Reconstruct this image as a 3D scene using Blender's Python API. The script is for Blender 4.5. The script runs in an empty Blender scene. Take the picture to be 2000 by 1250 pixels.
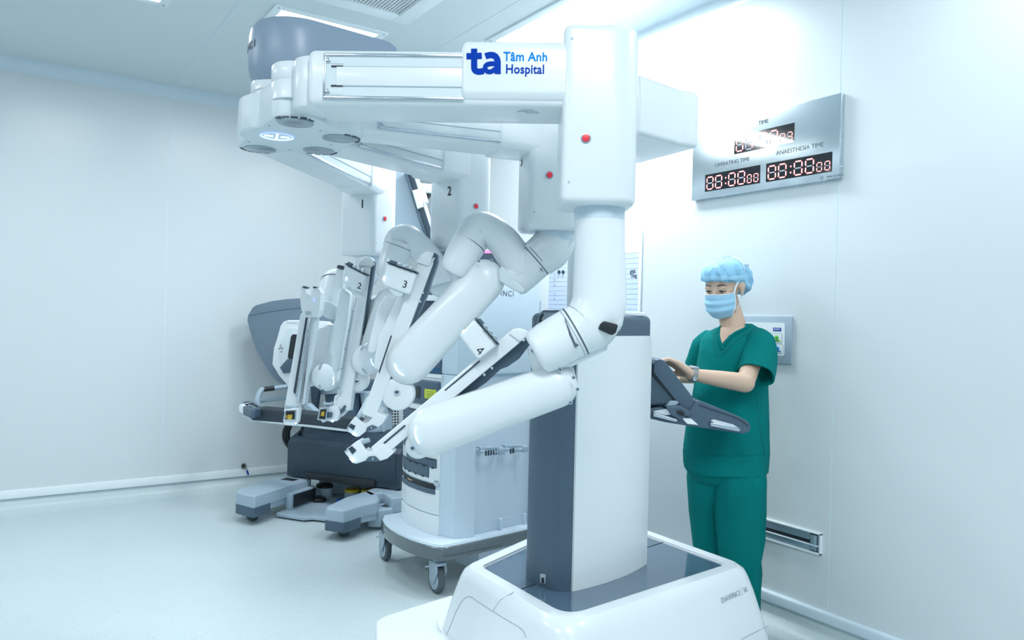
import bpy, bmesh, math
from mathutils import Vector, Matrix
from mathutils.geometry import tessellate_polygon
sc = bpy.context.scene
COL = sc.collection
F = 1460.0
H = 1.35
YAW = math.radians(34.5)
ROLL = math.radians(1.34)
PITCH = math.radians(-0.145)
f0 = Vector((math.sin(YAW), math.cos(YAW), 0)); r0 = Vector((math.cos(YAW), -math.sin(YAW), 0)); Z = Vector((0, 0, 1))
fw = (f0 * math.cos(PITCH) + Z * math.sin(PITCH)).normalized()
u1 = (Z - fw * Z.dot(fw)).normalized()
rt = r0 * math.cos(ROLL) + u1 * math.sin(ROLL)
up = u1 * math.cos(ROLL) - r0 * math.sin(ROLL)
CAM = Vector((0, 0, H))
XR, YL, ZC = 2.90, 5.85, 2.95          # right wall plane, left wall plane, ceiling

# ---------------------------------------------------------------- camera, world, lights, exposure
cam = bpy.data.cameras.new('camera'); cam.lens = F * 36 / 2000; cam.sensor_width = 36; cam.clip_start = 0.05
co = bpy.data.objects.new('camera', cam); COL.objects.link(co)
R = Matrix((rt, up, -fw)).transposed()
co.matrix_world = Matrix.Translation(CAM) @ R.to_4x4()
sc.camera = co
sc.view_settings.view_transform = 'Standard'; sc.view_settings.look = 'None'
sc.view_settings.exposure = 0.0; sc.view_settings.gamma = 1.0; sc.view_settings.use_curve_mapping = False
w = bpy.data.worlds.new('world'); sc.world = w; w.use_nodes = True
w.node_tree.nodes['Background'].inputs[0].default_value = (0.55, 0.75, 0.85, 1)
w.node_tree.nodes['Background'].inputs[1].default_value = 0.35
LCOL = (0.965, 0.988, 1.0)
LIGHT_K = 0.44
def area(name, loc, sx, sy, power):
    L = bpy.data.lights.new(name, 'AREA'); L.shape = 'RECTANGLE'; L.size = sx; L.size_y = sy
    L.energy = power * LIGHT_K; L.color = LCOL
    o = bpy.data.objects.new(name, L); COL.objects.link(o); o.location = loc
    return o

# ---------------------------------------------------------------- pixel rays (points of the place seen in the photograph)
def ray(px, py):
    return fw + rt * ((px - 1000) / F) + up * ((625 - py) / F)
def pix(px, py, d):
    return CAM + ray(px, py) * d
def atz(px, py, z):
    r = ray(px, py); return CAM + r * ((z - H) / r.z)
def atx(px, py, x):
    r = ray(px, py); return CAM + r * (x / r.x)
def aty(px, py, y):
    r = ray(px, py); return CAM + r * (y / r.y)
def plan(u, v, z=0.0):
    p = r0 * u + f0 * v; return Vector((p.x, p.y, z))
def pframe(u, v, deg, z=0.0):
    a = math.radians(deg)
    x = r0 * math.cos(a) + f0 * math.sin(a); y = Z.cross(x)
    M = Matrix((x, y, Z)).transposed().to_4x4(); M.translation = plan(u, v, z); return M
def onp(px, py, M, axis, val):
    """local point where the sight line meets the local plane axis = val"""
    Mi = M.inverted(); o = Mi @ CAM; d = Mi.to_3x3() @ ray(px, py)
    t = (val - o[axis]) / d[axis]; return o + d * t
def frame(o, x, y):
    x = Vector(x).normalized(); z = x.cross(Vector(y)).normalized(); y = z.cross(x)
    M = Matrix((x, y, z)).transposed().to_4x4(); M.translation = o; return M
def imf(px, py, d, yaw=0.0, rot=0.0, pitch=0.0):
    """frame at a sight point: x right, y up, z to the viewer, then turned"""
    M = Matrix((rt, up, -fw)).transposed().to_4x4(); M.translation = pix(px, py, d)
    return M @ Matrix.Rotation(math.radians(yaw), 4, 'Y') @ Matrix.Rotation(math.radians(pitch), 4, 'X') @ Matrix.Rotation(math.radians(rot), 4, 'Z')
I4 = Matrix.Identity(4)

# ---------------------------------------------------------------- materials
MATS = {}
def mat(name, c, rough=0.5, metal=0.0, emit=None, es=1.0, spec=0.5, alpha=1.0, var=0.0, vs=6.0, bump=0.0, bs=200.0, coat=0.0, sheen=0.0):
    m = bpy.data.materials.new(name); m.use_nodes = True; nt = m.node_tree; b = nt.nodes['Principled BSDF']
    b.inputs['Base Color'].default_value = (*c, 1); b.inputs['Roughness'].default_value = rough
    b.inputs['Metallic'].default_value = metal; b.inputs['Specular IOR Level'].default_value = spec
    b.inputs['Coat Weight'].default_value = coat; b.inputs['Coat Roughness'].default_value = 0.08
    if sheen: b.inputs['Sheen Weight'].default_value = sheen
    if alpha < 1: b.inputs['Alpha'].default_value = alpha
    if emit:
        b.inputs['Emission Color'].default_value = (*emit, 1); b.inputs['Emission Strength'].default_value = es
    tc = nt.nodes.new('ShaderNodeTexCoord')
    if var:
        n = nt.nodes.new('ShaderNodeTexNoise'); n.inputs['Scale'].default_value = vs; n.inputs['Detail'].default_value = 4
        nt.links.new(tc.outputs['Object'], n.inputs['Vector'])
        r = nt.nodes.new('ShaderNodeValToRGB'); r.color_ramp.elements[0].position = 0.3; r.color_ramp.elements[1].position = 0.7
        r.color_ramp.elements[0].color = (*[x * (1 - var) for x in c], 1); r.color_ramp.elements[1].color = (*[min(1, x * (1 + var)) for x in c], 1)
        nt.links.new(n.outputs['Fac'], r.inputs[0]); nt.links.new(r.outputs[0], b.inputs['Base Color'])
    if bump:
        n = nt.nodes.new('ShaderNodeTexNoise'); n.inputs['Scale'].default_value = bs; n.inputs['Detail'].default_value = 3
        nt.links.new(tc.outputs['Object'], n.inputs['Vector'])
        k = nt.nodes.new('ShaderNodeBump'); k.inputs['Strength'].default_value = bump; k.inputs['Distance'].default_value = 0.002
        nt.links.new(n.outputs['Fac'], k.inputs['Height']); nt.links.new(k.outputs[0], b.inputs['Normal'])
    MATS[name] = m; return m

m_white = mat('white_plastic', (0.775, 0.84, 0.88), 0.32, var=0.012, vs=3, coat=0.15)
m_white2 = mat('pale_plastic', (0.68, 0.77, 0.82), 0.4, var=0.012, vs=3)
m_cart = mat('cart_paint', (0.60, 0.72, 0.82), 0.45, var=0.015, vs=3)
m_gloss = mat('glossy_white_paint', (0.81, 0.875, 0.915), 0.27, coat=0.15, var=0.01, vs=3)
m_wall = mat('wall_panel_enamel', (0.655, 0.725, 0.755), 0.30, var=0.012, vs=1.2, spec=0.5)
m_ceil = mat('ceiling_panel_enamel', (0.65, 0.735, 0.765), 0.45, var=0.012, vs=1.2)
m_seam = mat('sealant', (0.68, 0.80, 0.86), 0.5, var=0.02)
m_trim = mat('cove_aluminium_white', (0.62, 0.74, 0.82), 0.3, var=0.01)
m_skirt = mat('skirting_white', (0.82, 0.90, 0.93), 0.35, var=0.01)
m_grey = mat('mid_grey_plastic', (0.37, 0.48, 0.57), 0.42, var=0.02, vs=4)
m_lgrey = mat('light_grey_plastic', (0.36, 0.46, 0.55), 0.42, var=0.02, vs=4)
m_dgrey = mat('dark_grey_plastic', (0.030, 0.054, 0.080), 0.42, var=0.03, vs=4)
m_slate = mat('slate_grey_plastic', (0.070, 0.118, 0.170), 0.4, var=0.03, vs=4)
m_slateg = mat('slate_grey_gloss', (0.085, 0.145, 0.215), 0.06, var=0.02, vs=4, coat=0.7)
m_capg = mat('cap_grey', (0.26, 0.345, 0.45), 0.35, var=0.02)
m_hood = mat('hood_grey', (0.165, 0.23, 0.30), 0.45, var=0.02)
m_black = mat('black_plastic', (0.012, 0.018, 0.024), 0.4, var=0.05)
m_rubber = mat('grey_rubber', (0.085, 0.11, 0.13), 0.6, var=0.05, bump=0.2)
m_pad = mat('black_padding', (0.03, 0.045, 0.06), 0.55, var=0.05, bump=0.2)
m_metal = mat('brushed_metal', (0.62, 0.68, 0.75), 0.22, 1.0, var=0.03, vs=30)
m_steel = mat('stainless_panel', (0.62, 0.70, 0.75), 0.24, 1.0, var=0.04, vs=5)
m_disc = mat('spun_metal', (0.42, 0.50, 0.56), 0.3, 0.9, var=0.03)
m_gold = mat('gold_contacts', (0.75, 0.48, 0.08), 0.3, 0.8, var=0.05)
m_red = mat('red_button', (0.60, 0.03, 0.05), 0.35, emit=(0.8, 0.03, 0.05), es=0.25, var=0.03)
m_yel = mat('yellow_pedal', (0.80, 0.62, 0.02), 0.45, var=0.03)
m_blue = mat('blue_pedal', (0.02, 0.16, 0.62), 0.45, var=0.03)
m_led = mat('blue_led', (0.6, 0.8, 1.0), 0.4, emit=(0.50, 0.72, 1.0), es=1.6)
m_ledb = mat('violet_led', (0.4, 0.5, 1.0), 0.4, emit=(0.20, 0.28, 1.0), es=1.6)
m_ink = mat('black_ink', (0.01, 0.015, 0.02), 0.5)
m_inkg = mat('grey_ink', (0.09, 0.12, 0.15), 0.5)
m_emb = mat('embossed_grey', (0.36, 0.42, 0.47), 0.5)
m_lamp = mat('lamp_diffuser', (0.9, 0.95, 1.0), 0.5, emit=(0.80, 0.95, 1.0), es=4.0)
m_lblue = mat('logo_light_blue', (0.0, 0.24, 0.70), 0.6, spec=.1)
m_dblue = mat('logo_dark_blue', (0.0, 0.045, 0.40), 0.6, spec=.08)

# ---------------------------------------------------------------- object helpers
ROOT = {}
def thing(name, label, cat, M=I4, group=None):
    o = bpy.data.objects.new(name, None); COL.objects.link(o); o.empty_display_size = 0.1
    o.matrix_world = M; ROOT[o.name] = M.inverted()
    o['label'] = label; o['category'] = cat
    if group: o['group'] = group
    return o
def tag(o, label, cat, group=None):
    o['label'] = label; o['category'] = cat
    if group: o['group'] = group
    return o
def inv_of(p):
    while p is not None:
        if p.name in ROOT: return ROOT[p.name]
        p = p.parent
    return I4
def mk(name, bm, m, parent=None, ang=38, label=None, M=None, stuff=False):
    if M is not None: bm.transform(M)
    bm.transform(inv_of(parent))
    bmesh.ops.recalc_face_normals(bm, faces=bm.faces)
    ca = math.radians(ang)
    for f in bm.faces: f.smooth = True
    for e in bm.edges:
        if len(e.link_faces) == 2 and e.calc_face_angle(0) > ca: e.smooth = False
    me = bpy.data.meshes.new(name); bm.to_mesh(me); bm.free(); me.materials.append(m)
    o = bpy.data.objects.new(name, me); COL.objects.link(o)
    if parent is not None: o.parent = parent
    if label: o['label'] = label
    if stuff: o['kind'] = 'stuff'
    return o
def struct(name, bm, m, **k):
    o = mk(name, bm, m, **k); o['kind'] = 'structure'; return o
def BM(): return bmesh.new()
def merge(bm, t, M=None):
    if M is not None: t.transform(M)
    me = bpy.data.meshes.new('t'); t.to_mesh(me); t.free(); bm.from_mesh(me); bpy.data.meshes.remove(me)
def box(bm, c, s, M=None, bev=0.0, seg=2):
    t = bmesh.new(); bmesh.ops.create_cube(t, size=1)
    t.transform(Matrix.Translation(c) @ Matrix.Diagonal((s[0], s[1], s[2], 1)))
    if bev: bmesh.ops.bevel(t, geom=list(t.edges), offset=min(bev, min(s) * 0.49), segments=seg, profile=0.5, affect='EDGES')
    merge(bm, t, M); return bm
def rpoly(pts, r, seg=5):
    """round the corners of a 2D polygon; r a number or one per corner"""
    n = len(pts); out = []
    for i in range(n):
        p = Vector(pts[i][:2]); a = Vector(pts[i - 1][:2]); b = Vector(pts[(i + 1) % n][:2])
        ri = r[i] if isinstance(r, (list, tuple)) else r
        d1 = (a - p); d2 = (b - p); l1, l2 = d1.length, d2.length
        if ri <= 0 or l1 < 1e-9 or l2 < 1e-9: out.append(p); continue
        d1 /= l1; d2 /= l2
        th = d1.angle(d2, math.pi)
        if th > math.radians(176): out.append(p); continue
        t = min(ri / math.tan(th / 2), l1 * 0.49, l2 * 0.49)
        p1 = p + d1 * t; p2 = p + d2 * t
        for k in range(seg + 1):
            s = k / seg
            out.append(p1 * (1 - s) ** 2 + p * 2 * s * (1 - s) + p2 * s * s)
    return out
def prism(bm, pts, z0, z1, M=None, bev=0.0, seg=3, top_only=False):
    t = bmesh.new()
    a = [t.verts.new((p[0], p[1], z0)) for p in pts]; b = [t.verts.new((p[0], p[1], z1)) for p in pts]
    n = len(pts)
    f1 = t.faces.new(a); f2 = t.faces.new(b)
    for i in range(n): t.faces.new((a[i], a[(i + 1) % n], b[(i + 1) % n], b[i]))
    bmesh.ops.recalc_face_normals(t, faces=t.faces)
    if bev:
        es = list(f2.edges) + ([] if top_only else list(f1.edges))
        bmesh.ops.bevel(t, geom=es, offset=bev, segments=seg, profile=0.5, affect='EDGES', clamp_overlap=True)
    big = [f for f in t.faces if len(f.verts) > 4]
    if big: bmesh.ops.triangulate(t, faces=big)
    merge(bm, t, M); return bm
def loft(bm, rings, M=None, cap=True, closed=True):
    t = bmesh.new(); V = [[t.verts.new(p) for p in r] for r in rings]; n = len(rings[0])
    for i in range(len(V) - 1):
        for j in range(n if closed else n - 1):
            t.faces.new((V[i][j], V[i][(j + 1) % n], V[i + 1][(j + 1) % n], V[i + 1][j]))
    if cap and closed:
        for r in (V[0], V[-1]):
            f = t.faces.new(r); bmesh.ops.triangulate(t, faces=[f])
    merge(bm, t, M); return bm
def lathe(bm, p0, ax, prof, seg=32, M=None, sx=1.0):
    """profile [(distance along the axis, radius)...]"""
    ax = Vector(ax).normalized(); a = ax.orthogonal().normalized(); b = ax.cross(a); p0 = Vector(p0)
    rings = [[p0 + ax * t + (a * math.cos(2 * math.pi * k / seg) * sx + b * math.sin(2 * math.pi * k / seg)) * max(r, 1e-4) for k in range(seg)] for t, r in prof]
    return loft(bm, rings, M)
def cyl(bm, p0, p1, ra, rb=None, seg=28, bev=0.0, M=None):
    p0 = Vector(p0); p1 = Vector(p1); rb = ra if rb is None else rb; L = (p1 - p0).length
    if bev:
        pr = [(0, max(ra - bev, 1e-4)), (bev * .3, ra - bev * .3), (bev, ra), (L - bev, rb), (L - bev * .3, rb - bev * .3), (L, max(rb - bev, 1e-4))]
    else: pr = [(0, ra), (L, rb)]
    return lathe(bm, p0, p1 - p0, pr, seg, M)
def smoothpath(P, R, n=6):
    out, ro = [], []
    P = [Vector(p) for p in P]
    for i in range(len(P) - 1):
        a = P[max(i - 1, 0)]; b = P[i]; c = P[i + 1]; d = P[min(i + 2, len(P) - 1)]
        for k in range(n):
            t = k / n
            out.append(0.5 * ((2 * b) + (c - a) * t + (2 * a - 5 * b + 4 * c - d) * t * t + (3 * b - a - 3 * c + d) * t ** 3))
            ro.append(R[i] * (1 - t) + R[i + 1] * t)
    out.append(P[-1]); ro.append(R[-1]); return out, ro
def tube(bm, P, R, seg=20, sm=6, M=None, flat=1.0, fdir=None):
    """swept round section; flat squeezes the section along fdir"""
    if not isinstance(R, (list, tuple)): R = [R] * len(P)
    P, R = smoothpath(P, R, sm) if sm else ([Vector(p) for p in P], R)
    rings = []; ref = None
    for i, p in enumerate(P):
        t = (P[min(i + 1, len(P) - 1)] - P[max(i - 1, 0)]).normalized()
        if fdir is not None: a = (Vector(fdir) - t * Vector(fdir).dot(t)).normalized()
        elif ref is None: a = t.orthogonal().normalized()
        else: a = (ref - t * ref.dot(t)).normalized()
        ref = a; b = t.cross(a)
        rings.append([p + a * (math.cos(2 * math.pi * k / seg) * R[i] * flat) + b * (math.sin(2 * math.pi * k / seg) * R[i]) for k in range(seg)])
    return loft(bm, rings, M)
def ball(bm, c, r, M=None, seg=20, rings=12, s=(1, 1, 1)):
    t = bmesh.new(); bmesh.ops.create_uvsphere(t, u_segments=seg, v_segments=rings, radius=r)
    t.transform(Matrix.Translation(c) @ Matrix.Diagonal((*s, 1))); merge(bm, t, M); return bm
def ring(bm, M, R, r, seg=40, s=8):
    rings = []
    t = bmesh.new(); V = []
    for i in range(seg):
        a = 2 * math.pi * i / seg
        V.append([t.verts.new(((R + r * math.cos(2 * math.pi * k / s)) * math.cos(a), (R + r * math.cos(2 * math.pi * k / s)) * math.sin(a), r * math.sin(2 * math.pi * k / s))) for k in range(s)])
    for i in range(seg):
        for k in range(s):
            t.faces.new((V[i][k], V[(i + 1) % seg][k], V[(i + 1) % seg][(k + 1) % s], V[i][(k + 1) % s]))
    merge(bm, t, M); return bm
def text(bm, s, size, M, depth=0.0006, bold=0.0, align='CENTER', sx=1.0, shear=0.0, space=1.0):
    cu = bpy.data.curves.new('txt', 'FONT'); cu.body = s; cu.size = 1.0; cu.extrude = depth / size; cu.offset = bold / size
    cu.align_x = align; cu.align_y = 'CENTER'; cu.resolution_u = 3; cu.shear = shear; cu.space_character = space
    o = bpy.data.objects.new('txt', cu); COL.objects.link(o)
    me = o.to_mesh(); t = bmesh.new(); t.from_mesh(me); o.to_mesh_clear()
    bpy.data.objects.remove(o); bpy.data.curves.remove(cu)
    bmesh.ops.remove_doubles(t, verts=t.verts, dist=1e-5); t.transform(Matrix.Diagonal((sx * size, size, size, 1)))
    merge(bm, t, M); return bm
def hull2(ax, ay, ar, bx, by, br, n=14):
    """outline of the hull of two circles"""
    a = Vector((ax, ay)); b = Vector((bx, by)); d = (b - a); L = d.length; th = math.atan2(d.y, d.x); k = math.acos(max(-1, min(1, (ar - br) / L)))
    out = []
    for i in range(n + 1):
        t = th + k + (2 * math.pi - 2 * k) * i / n; out.append((ax + ar * math.cos(t), ay + ar * math.sin(t)))
    for i in range(n + 1):
        t = th - k + 2 * k * i / n; out.append((bx + br * math.cos(t), by + br * math.sin(t)))
    return out
def ipts(pts, d, c=(1000, 625)):
    """pixel outline -> metres in the frame of imf(c, d)"""
    return [((x - c[0]) / F * d, (c[1] - y) / F * d) for x, y in pts]
def rect(x0, y0, x1, y1): return [(x0, y0), (x1, y0), (x1, y1), (x0, y1)]
# ================================================================ the room
def speckle():
    m = mat('speckled_vinyl', (0.50, 0.66, 0.71), 0.30, spec=0.4); nt = m.node_tree; b = nt.nodes['Principled BSDF']
    tc = nt.nodes.new('ShaderNodeTexCoord')
    def layer(scale, lo, hi):
        v = nt.nodes.new('ShaderNodeTexVoronoi'); v.inputs['Scale'].default_value = scale; nt.links.new(tc.outputs['Object'], v.inputs['Vector'])
        r = nt.nodes.new('ShaderNodeMapRange'); r.inputs[1].default_value = lo; r.inputs[2].default_value = hi; r.inputs[3].default_value = 1; r.inputs[4].default_value = 0
        nt.links.new(v.outputs['Distance'], r.inputs[0]); return r.outputs[0], v
    base = nt.nodes.new('ShaderNodeMix'); base.data_type = 'RGBA'
    n = nt.nodes.new('ShaderNodeTexNoise'); n.inputs['Scale'].default_value = 1.6; n.inputs['Detail'].default_value = 5; nt.links.new(tc.outputs['Object'], n.inputs['Vector'])
    base.inputs[6].default_value = (0.50, 0.605, 0.635, 1); base.inputs[7].default_value = (0.58, 0.68, 0.71, 1); nt.links.new(n.outputs['Fac'], base.inputs[0])
    s1, v1 = layer(85, 0.10, 0.20); s2, v2 = layer(60, 0.12, 0.20)
    # only some of the cells carry a chip
    def pick(v, th):
        c = nt.nodes.new('ShaderNodeSeparateColor'); nt.links.new(v.outputs['Color'], c.inputs[0])
        g = nt.nodes.new('ShaderNodeMath'); g.operation = 'GREATER_THAN'; g.inputs[1].default_value = th; nt.links.new(c.outputs[0], g.inputs[0]); return g.outputs[0]
    def mul(a, b_):
        g = nt.nodes.new('ShaderNodeMath'); g.operation = 'MULTIPLY'; nt.links.new(a, g.inputs[0]); nt.links.new(b_, g.inputs[1]); return g.outputs[0]
    m1 = nt.nodes.new('ShaderNodeMix'); m1.data_type = 'RGBA'; nt.links.new(mul(s1, pick(v1, .62)), m1.inputs[0]); nt.links.new(base.outputs[2], m1.inputs[6]); m1.inputs[7].default_value = (0.16, 0.29, 0.34, 1)
    m2 = nt.nodes.new('ShaderNodeMix'); m2.data_type = 'RGBA'; nt.links.new(mul(s2, pick(v2, .6)), m2.inputs[0]); nt.links.new(m1.outputs[2], m2.inputs[6]); m2.inputs[7].default_value = (0.66, 0.82, 0.86, 1)
    nt.links.new(m2.outputs[2], b.inputs['Base Color'])
    return m
m_floor = speckle()
X0, Y0 = -4.6, -3.6     # unseen sides of the room
b = BM(); box(b, ((X0 + XR) / 2, (Y0 + YL) / 2, -0.05), (XR - X0 + .4, YL - Y0 + .4, 0.1)); struct('floor', b, m_floor)
b = BM(); box(b, ((X0 + XR) / 2, (Y0 + YL) / 2, ZC + 0.0515), (XR - X0 + .4, YL - Y0 + .4, 0.1)); ceiling = struct('ceiling', b, m_seam)
# ceiling panels between sealed joints
xs = [X0]; sx_ = aty(333, 163, YL).x; k = sx_
cuts = sorted([sx_ + i * 1.14 for i in range(-3, 4) if X0 < sx_ + i * 1.14 < XR - .2]); xs = [X0] + cuts + [XR]
for a, c in zip(xs[:-1], xs[1:]):
    b = BM(); box(b, ((a + c) / 2, (Y0 + YL) / 2, ZC + 0.01), (c - a - 0.006, YL - Y0, 0.02)); mk('ceiling_panel', b, m_ceil, ceiling)
# left wall (far), right wall, the two behind the camera
b = BM(); box(b, ((X0 + XR) / 2, YL + 0.0512, ZC / 2), (XR - X0 + .3, 0.1, ZC)); wl = struct('wall_left', b, m_seam)
cuts = sorted([sx_ + i * 1.14 for i in range(-3, 4) if X0 < sx_ + i * 1.14 < XR - .1]); xs = [X0] + cuts + [XR]
for a, c in zip(xs[:-1], xs[1:]):
    b = BM(); box(b, ((a + c) / 2, YL + 0.01, ZC / 2), (c - a - 0.006, 0.02, ZC)); mk('wall_panel', b, m_wall, wl)
b = BM(); box(b, (XR + 0.0512, (Y0 + YL) / 2, ZC / 2), (0.1, YL - Y0 + .3, ZC)); wr = struct('wall_right', b, m_seam)
y1 = atx(1625, 900, XR).y; y2 = atx(1257, 420, XR).y
cuts = [y1 - 2 * (y2 - y1), y1 - (y2 - y1), y1, y2, y2 + (y2 - y1)]; ys = [Y0] + [c for c in cuts if Y0 < c < YL - .1] + [YL]
for a, c in zip(ys[:-1], ys[1:]):
    b = BM(); box(b, (XR + 0.01, (a + c) / 2, ZC / 2), (0.02, c - a - 0.007, ZC)); mk('wall_panel', b, m_wall, wr)
b = BM(); box(b, (X0 - 0.05, (Y0 + YL) / 2, ZC / 2), (0.1, YL - Y0 + .3, ZC)); struct('wall_side', b, m_wall)
b = BM(); box(b, ((X0 + XR) / 2, Y0 - 0.05, ZC / 2), (XR - X0 + .3, 0.1, ZC)); struct('wall_back', b, m_wall)
# coves: quarter round at the ceiling, white strip and speckled coved skirting at the floor
def quarter(r, n=8, flip=False):
    return [(0, 0)] + [(r - r * math.sin(t * math.pi / 2 / n), r - r * math.cos(t * math.pi / 2 / n)) for t in range(n + 1)]
def cove(name, p0, ax, out, r, z, m, down=True):
    """profile in the plane (out, z): concave quarter round of radius r"""
    s = -1 if down else 1
    pr = [(0, 0), (r, 0)] + [(r - r * math.sin(t * math.pi / 16), r - r * math.cos(t * math.pi / 16)) for t in range(1, 8)] + [(0, r)]
    rings = []
    for e in (0, 1):
        q = Vector(p0) + Vector(ax) * e
        rings.append([q + Vector(out) * a + Z * (z + s * c) for a, c in pr])
    b = BM(); loft(b, rings); return struct(name, b, m, ang=25)
cove('trim_1', (X0, YL, 0), (XR - X0, 0, 0), (0, -1, 0), 0.075, ZC, m_trim)
cove('trim_2', (XR, Y0, 0), (0, YL - Y0, 0), (-1, 0, 0), 0.075, ZC, m_trim)
cove('baseboard_left', (X0, YL, 0), (XR - X0, 0, 0), (0, -1, 0), 0.10, 0, m_floor, False)
cove('baseboard_right', (XR, Y0, 0), (0, YL - Y0, 0), (-1, 0, 0), 0.10, 0, m_floor, False)
b = BM(); box(b, ((X0 + XR) / 2, YL - .006, .125), (XR - X0, .02, .055), bev=.004); struct('trim_3', b, m_skirt)
b = BM(); box(b, (XR - .008, (Y0 + YL) / 2, .122), (.03, YL - Y0, .05), bev=.012, seg=4); struct('trim_4', b, m_trim)

# ---------------------------------------------------------------- ceiling lights and the supply grille
def panel_light(x0, y0, x1, y1, label, power, fwid=0.045):
    M = Matrix.Translation(((x0 + x1) / 2, (y0 + y1) / 2, ZC)); t = thing('ceiling_light', label, 'light', M, 'white ceiling light panels')
    sx, sy = abs(x1 - x0), abs(y1 - y0)
    b = BM()
    for s in (-1, 1):
        box(b, (s * (sx / 2 + fwid / 2), 0, -.004), (fwid, sy + 2 * fwid, .012), bev=.003)
        box(b, (0, s * (sy / 2 + fwid / 2), -.004), (sx, fwid, .012), bev=.003)
    mk('frame', b, m_skirt, t, M=M)
    b = BM(); box(b, (0, 0, 0.0), (sx, sy, .008)); mk('diffuser', b, m_lamp, t, M=M)
    for s in ((-1, -1), (1, 1), (-1, 1), (1, -1)):
        b = BM(); cyl(b, (s[0] * (sx / 2 + fwid * .5), s[1] * (sy / 2 + fwid * .5), -.013), (s[0] * (sx / 2 + fwid * .5), s[1] * (sy / 2 + fwid * .5), -.008), .006, seg=10); mk('screw', b, m_grey, t, M=M)
    area('panel_lamp', (M.translation.x, M.translation.y, ZC - .02), sx, sy, power)
    return t
panel_light(1.20, 3.95, 1.75, 4.25, 'white ceiling light panel right above the dark cap of the surgical robot', 34)
panel_light(0.08, 3.95, 0.66, 4.25, 'ceiling light panel whose corner just enters the top edge, left of the robot', 34)
panel_light(2.33, 2.45, 2.635, 3.62, 'large bright ceiling light panel beside the right wall', 92)
# unseen panels added round the room, placed and powered to balance its light
for x_, y_, p_, q_l in ((-1.6, 4.1, 52, 'by the left wall'), (0.35, -0.05, 95, 'right of the camera'), (-1.6, 1.3, 60, 'left of the camera'), (0.2, -1.9, 25, 'behind the camera'), (2.45, 0.6, 32, 'along the right wall'), (-2.6, -1.2, 40, 'in the rear corner')):
    panel_light(x_ - .15, y_ - .6, x_ + .15, y_ + .6, 'unseen ceiling light panel added to light the room, ' + q_l, p_)

# perforated supply grille: real holes through the plate
M = Matrix.Translation((1.49, 3.39, ZC)); t = thing('ceiling_vent', 'perforated white air grille in the ceiling at the top edge, between the two light panels', 'vent', M)
b = BM()
for s in (-1, 1):
    box(b, (s * .275, 0, -.008), (.09, .64, .018), bev=.004); box(b, (0, s * .275, -.008), (.46, .09, .018), bev=.004)
mk('frame', b, m_skirt, t, M=M)
b = BM(); box(b, (0, 0, -.0005), (.47, .47, .002)); mk('backing', b, m_black, t, M=M)
b = BM(); nn = 26; st = .46 / nn
tb = bmesh.new()
for i in range(nn):
    for j in range(nn):
        cx, cy = -.23 + (i + .5) * st, -.23 + (j + .5) * st
        sq = [(cx - st / 2, cy - st / 2), (cx, cy - st / 2), (cx + st / 2, cy - st / 2), (cx + st / 2, cy), (cx + st / 2, cy + st / 2), (cx, cy + st / 2), (cx - st / 2, cy + st / 2), (cx - st / 2, cy)]
        r_ = st * .33; ho = [(cx + r_ * math.cos(math.radians(225 + 45 * k)), cy + r_ * math.sin(math.radians(225 + 45 * k))) for k in range(8)]
        A = [tb.verts.new((p[0], p[1], -.006)) for p in sq]; B_ = [tb.verts.new((p[0], p[1], -.006)) for p in ho]
        for k in range(8): tb.faces.new((A[k], A[(k + 1) % 8], B_[(k + 1) % 8], B_[k]))
merge(b, tb); mk('perforated_plate', b, m_skirt, t, M=M, stuff=True)

# ---------------------------------------------------------------- clock panel on the right wall
def wallframe(y, z, x=XR):   # x to the right as seen, y up, z out of the right wall
    return frame(Vector((x, y, z)), (0, -1, 0), (0, 0, 1))
M = wallframe(2.605, 1.963); W_, H_ = .805, .357
t = thing('clock_panel', 'stainless steel wall panel with three red digital clocks', 'clock', M)
b = BM(); box(b, (W_ / 2, H_ / 2, .014), (W_, H_, .028), bev=.003); mk('panel', b, m_steel, t, M=M)
m_glass = mat('black_glass', (0.004, 0.005, 0.008), 0.03, coat=1.0)
m_seg = mat('lit_red_segment', (1, .3, .3), 0.4, emit=(1.0, 0.16, 0.17), es=2.6)
m_segw = mat('lit_segment_core', (1, .8, .8), 0.4, emit=(1.0, 0.80, 0.76), es=1.2)
m_sego = mat('unlit_segment', (0.35, 0.40, 0.48), 0.4)
SEG = {0: 'abcdef', 9: 'abcdfg', 7: 'abc', 3: 'abcdg', 8: 'abcdefg', 6: 'acdefg', 2: 'abged', 5: 'afgcd'}
def digit(par, x, y, w_, h_, n, on=None):
    th = w_ * .15; hh = h_ / 2
    P = {'a': (w_ / 2, h_, 0), 'g': (w_ / 2, hh, 0), 'd': (w_ / 2, 0, 0), 'f': (0, hh * 1.5, 1), 'b': (w_, hh * 1.5, 1), 'e': (0, hh * .5, 1), 'c': (w_, hh * .5, 1)}
    red, core, off = BM(), BM(), BM(); L = {0: w_ - th * 1.2, 1: hh - th * 1.2}
    any_off = False
    for k, (cx, cy, v) in P.items():
        l = L[v] / 2; e = th / 2
        def sh(l, e): return [(-l, 0), (-l + e, e), (l - e, e), (l, 0), (l - e, -e), (-l + e, -e)] if not v else [(0, -l), (e, -l + e), (e, l - e), (0, l), (-e, l - e), (-e, -l + e)]
        T = M @ Matrix.Translation((x + cx, y + cy, 0))
        if k in SEG[n]:
            prism(red, sh(l, e), .0295, .0302, T); prism(core, sh(l * .86, e * .5), .0302, .0306, T)
        else: prism(off, sh(l, e), .0295, .0300, T); any_off = True
    dg = mk('digit', red, m_seg, par); mk('digit_core', core, m_segw, dg)
    if any_off: mk('unlit_segment', off, m_sego, dg)
    else: off.free()
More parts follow.
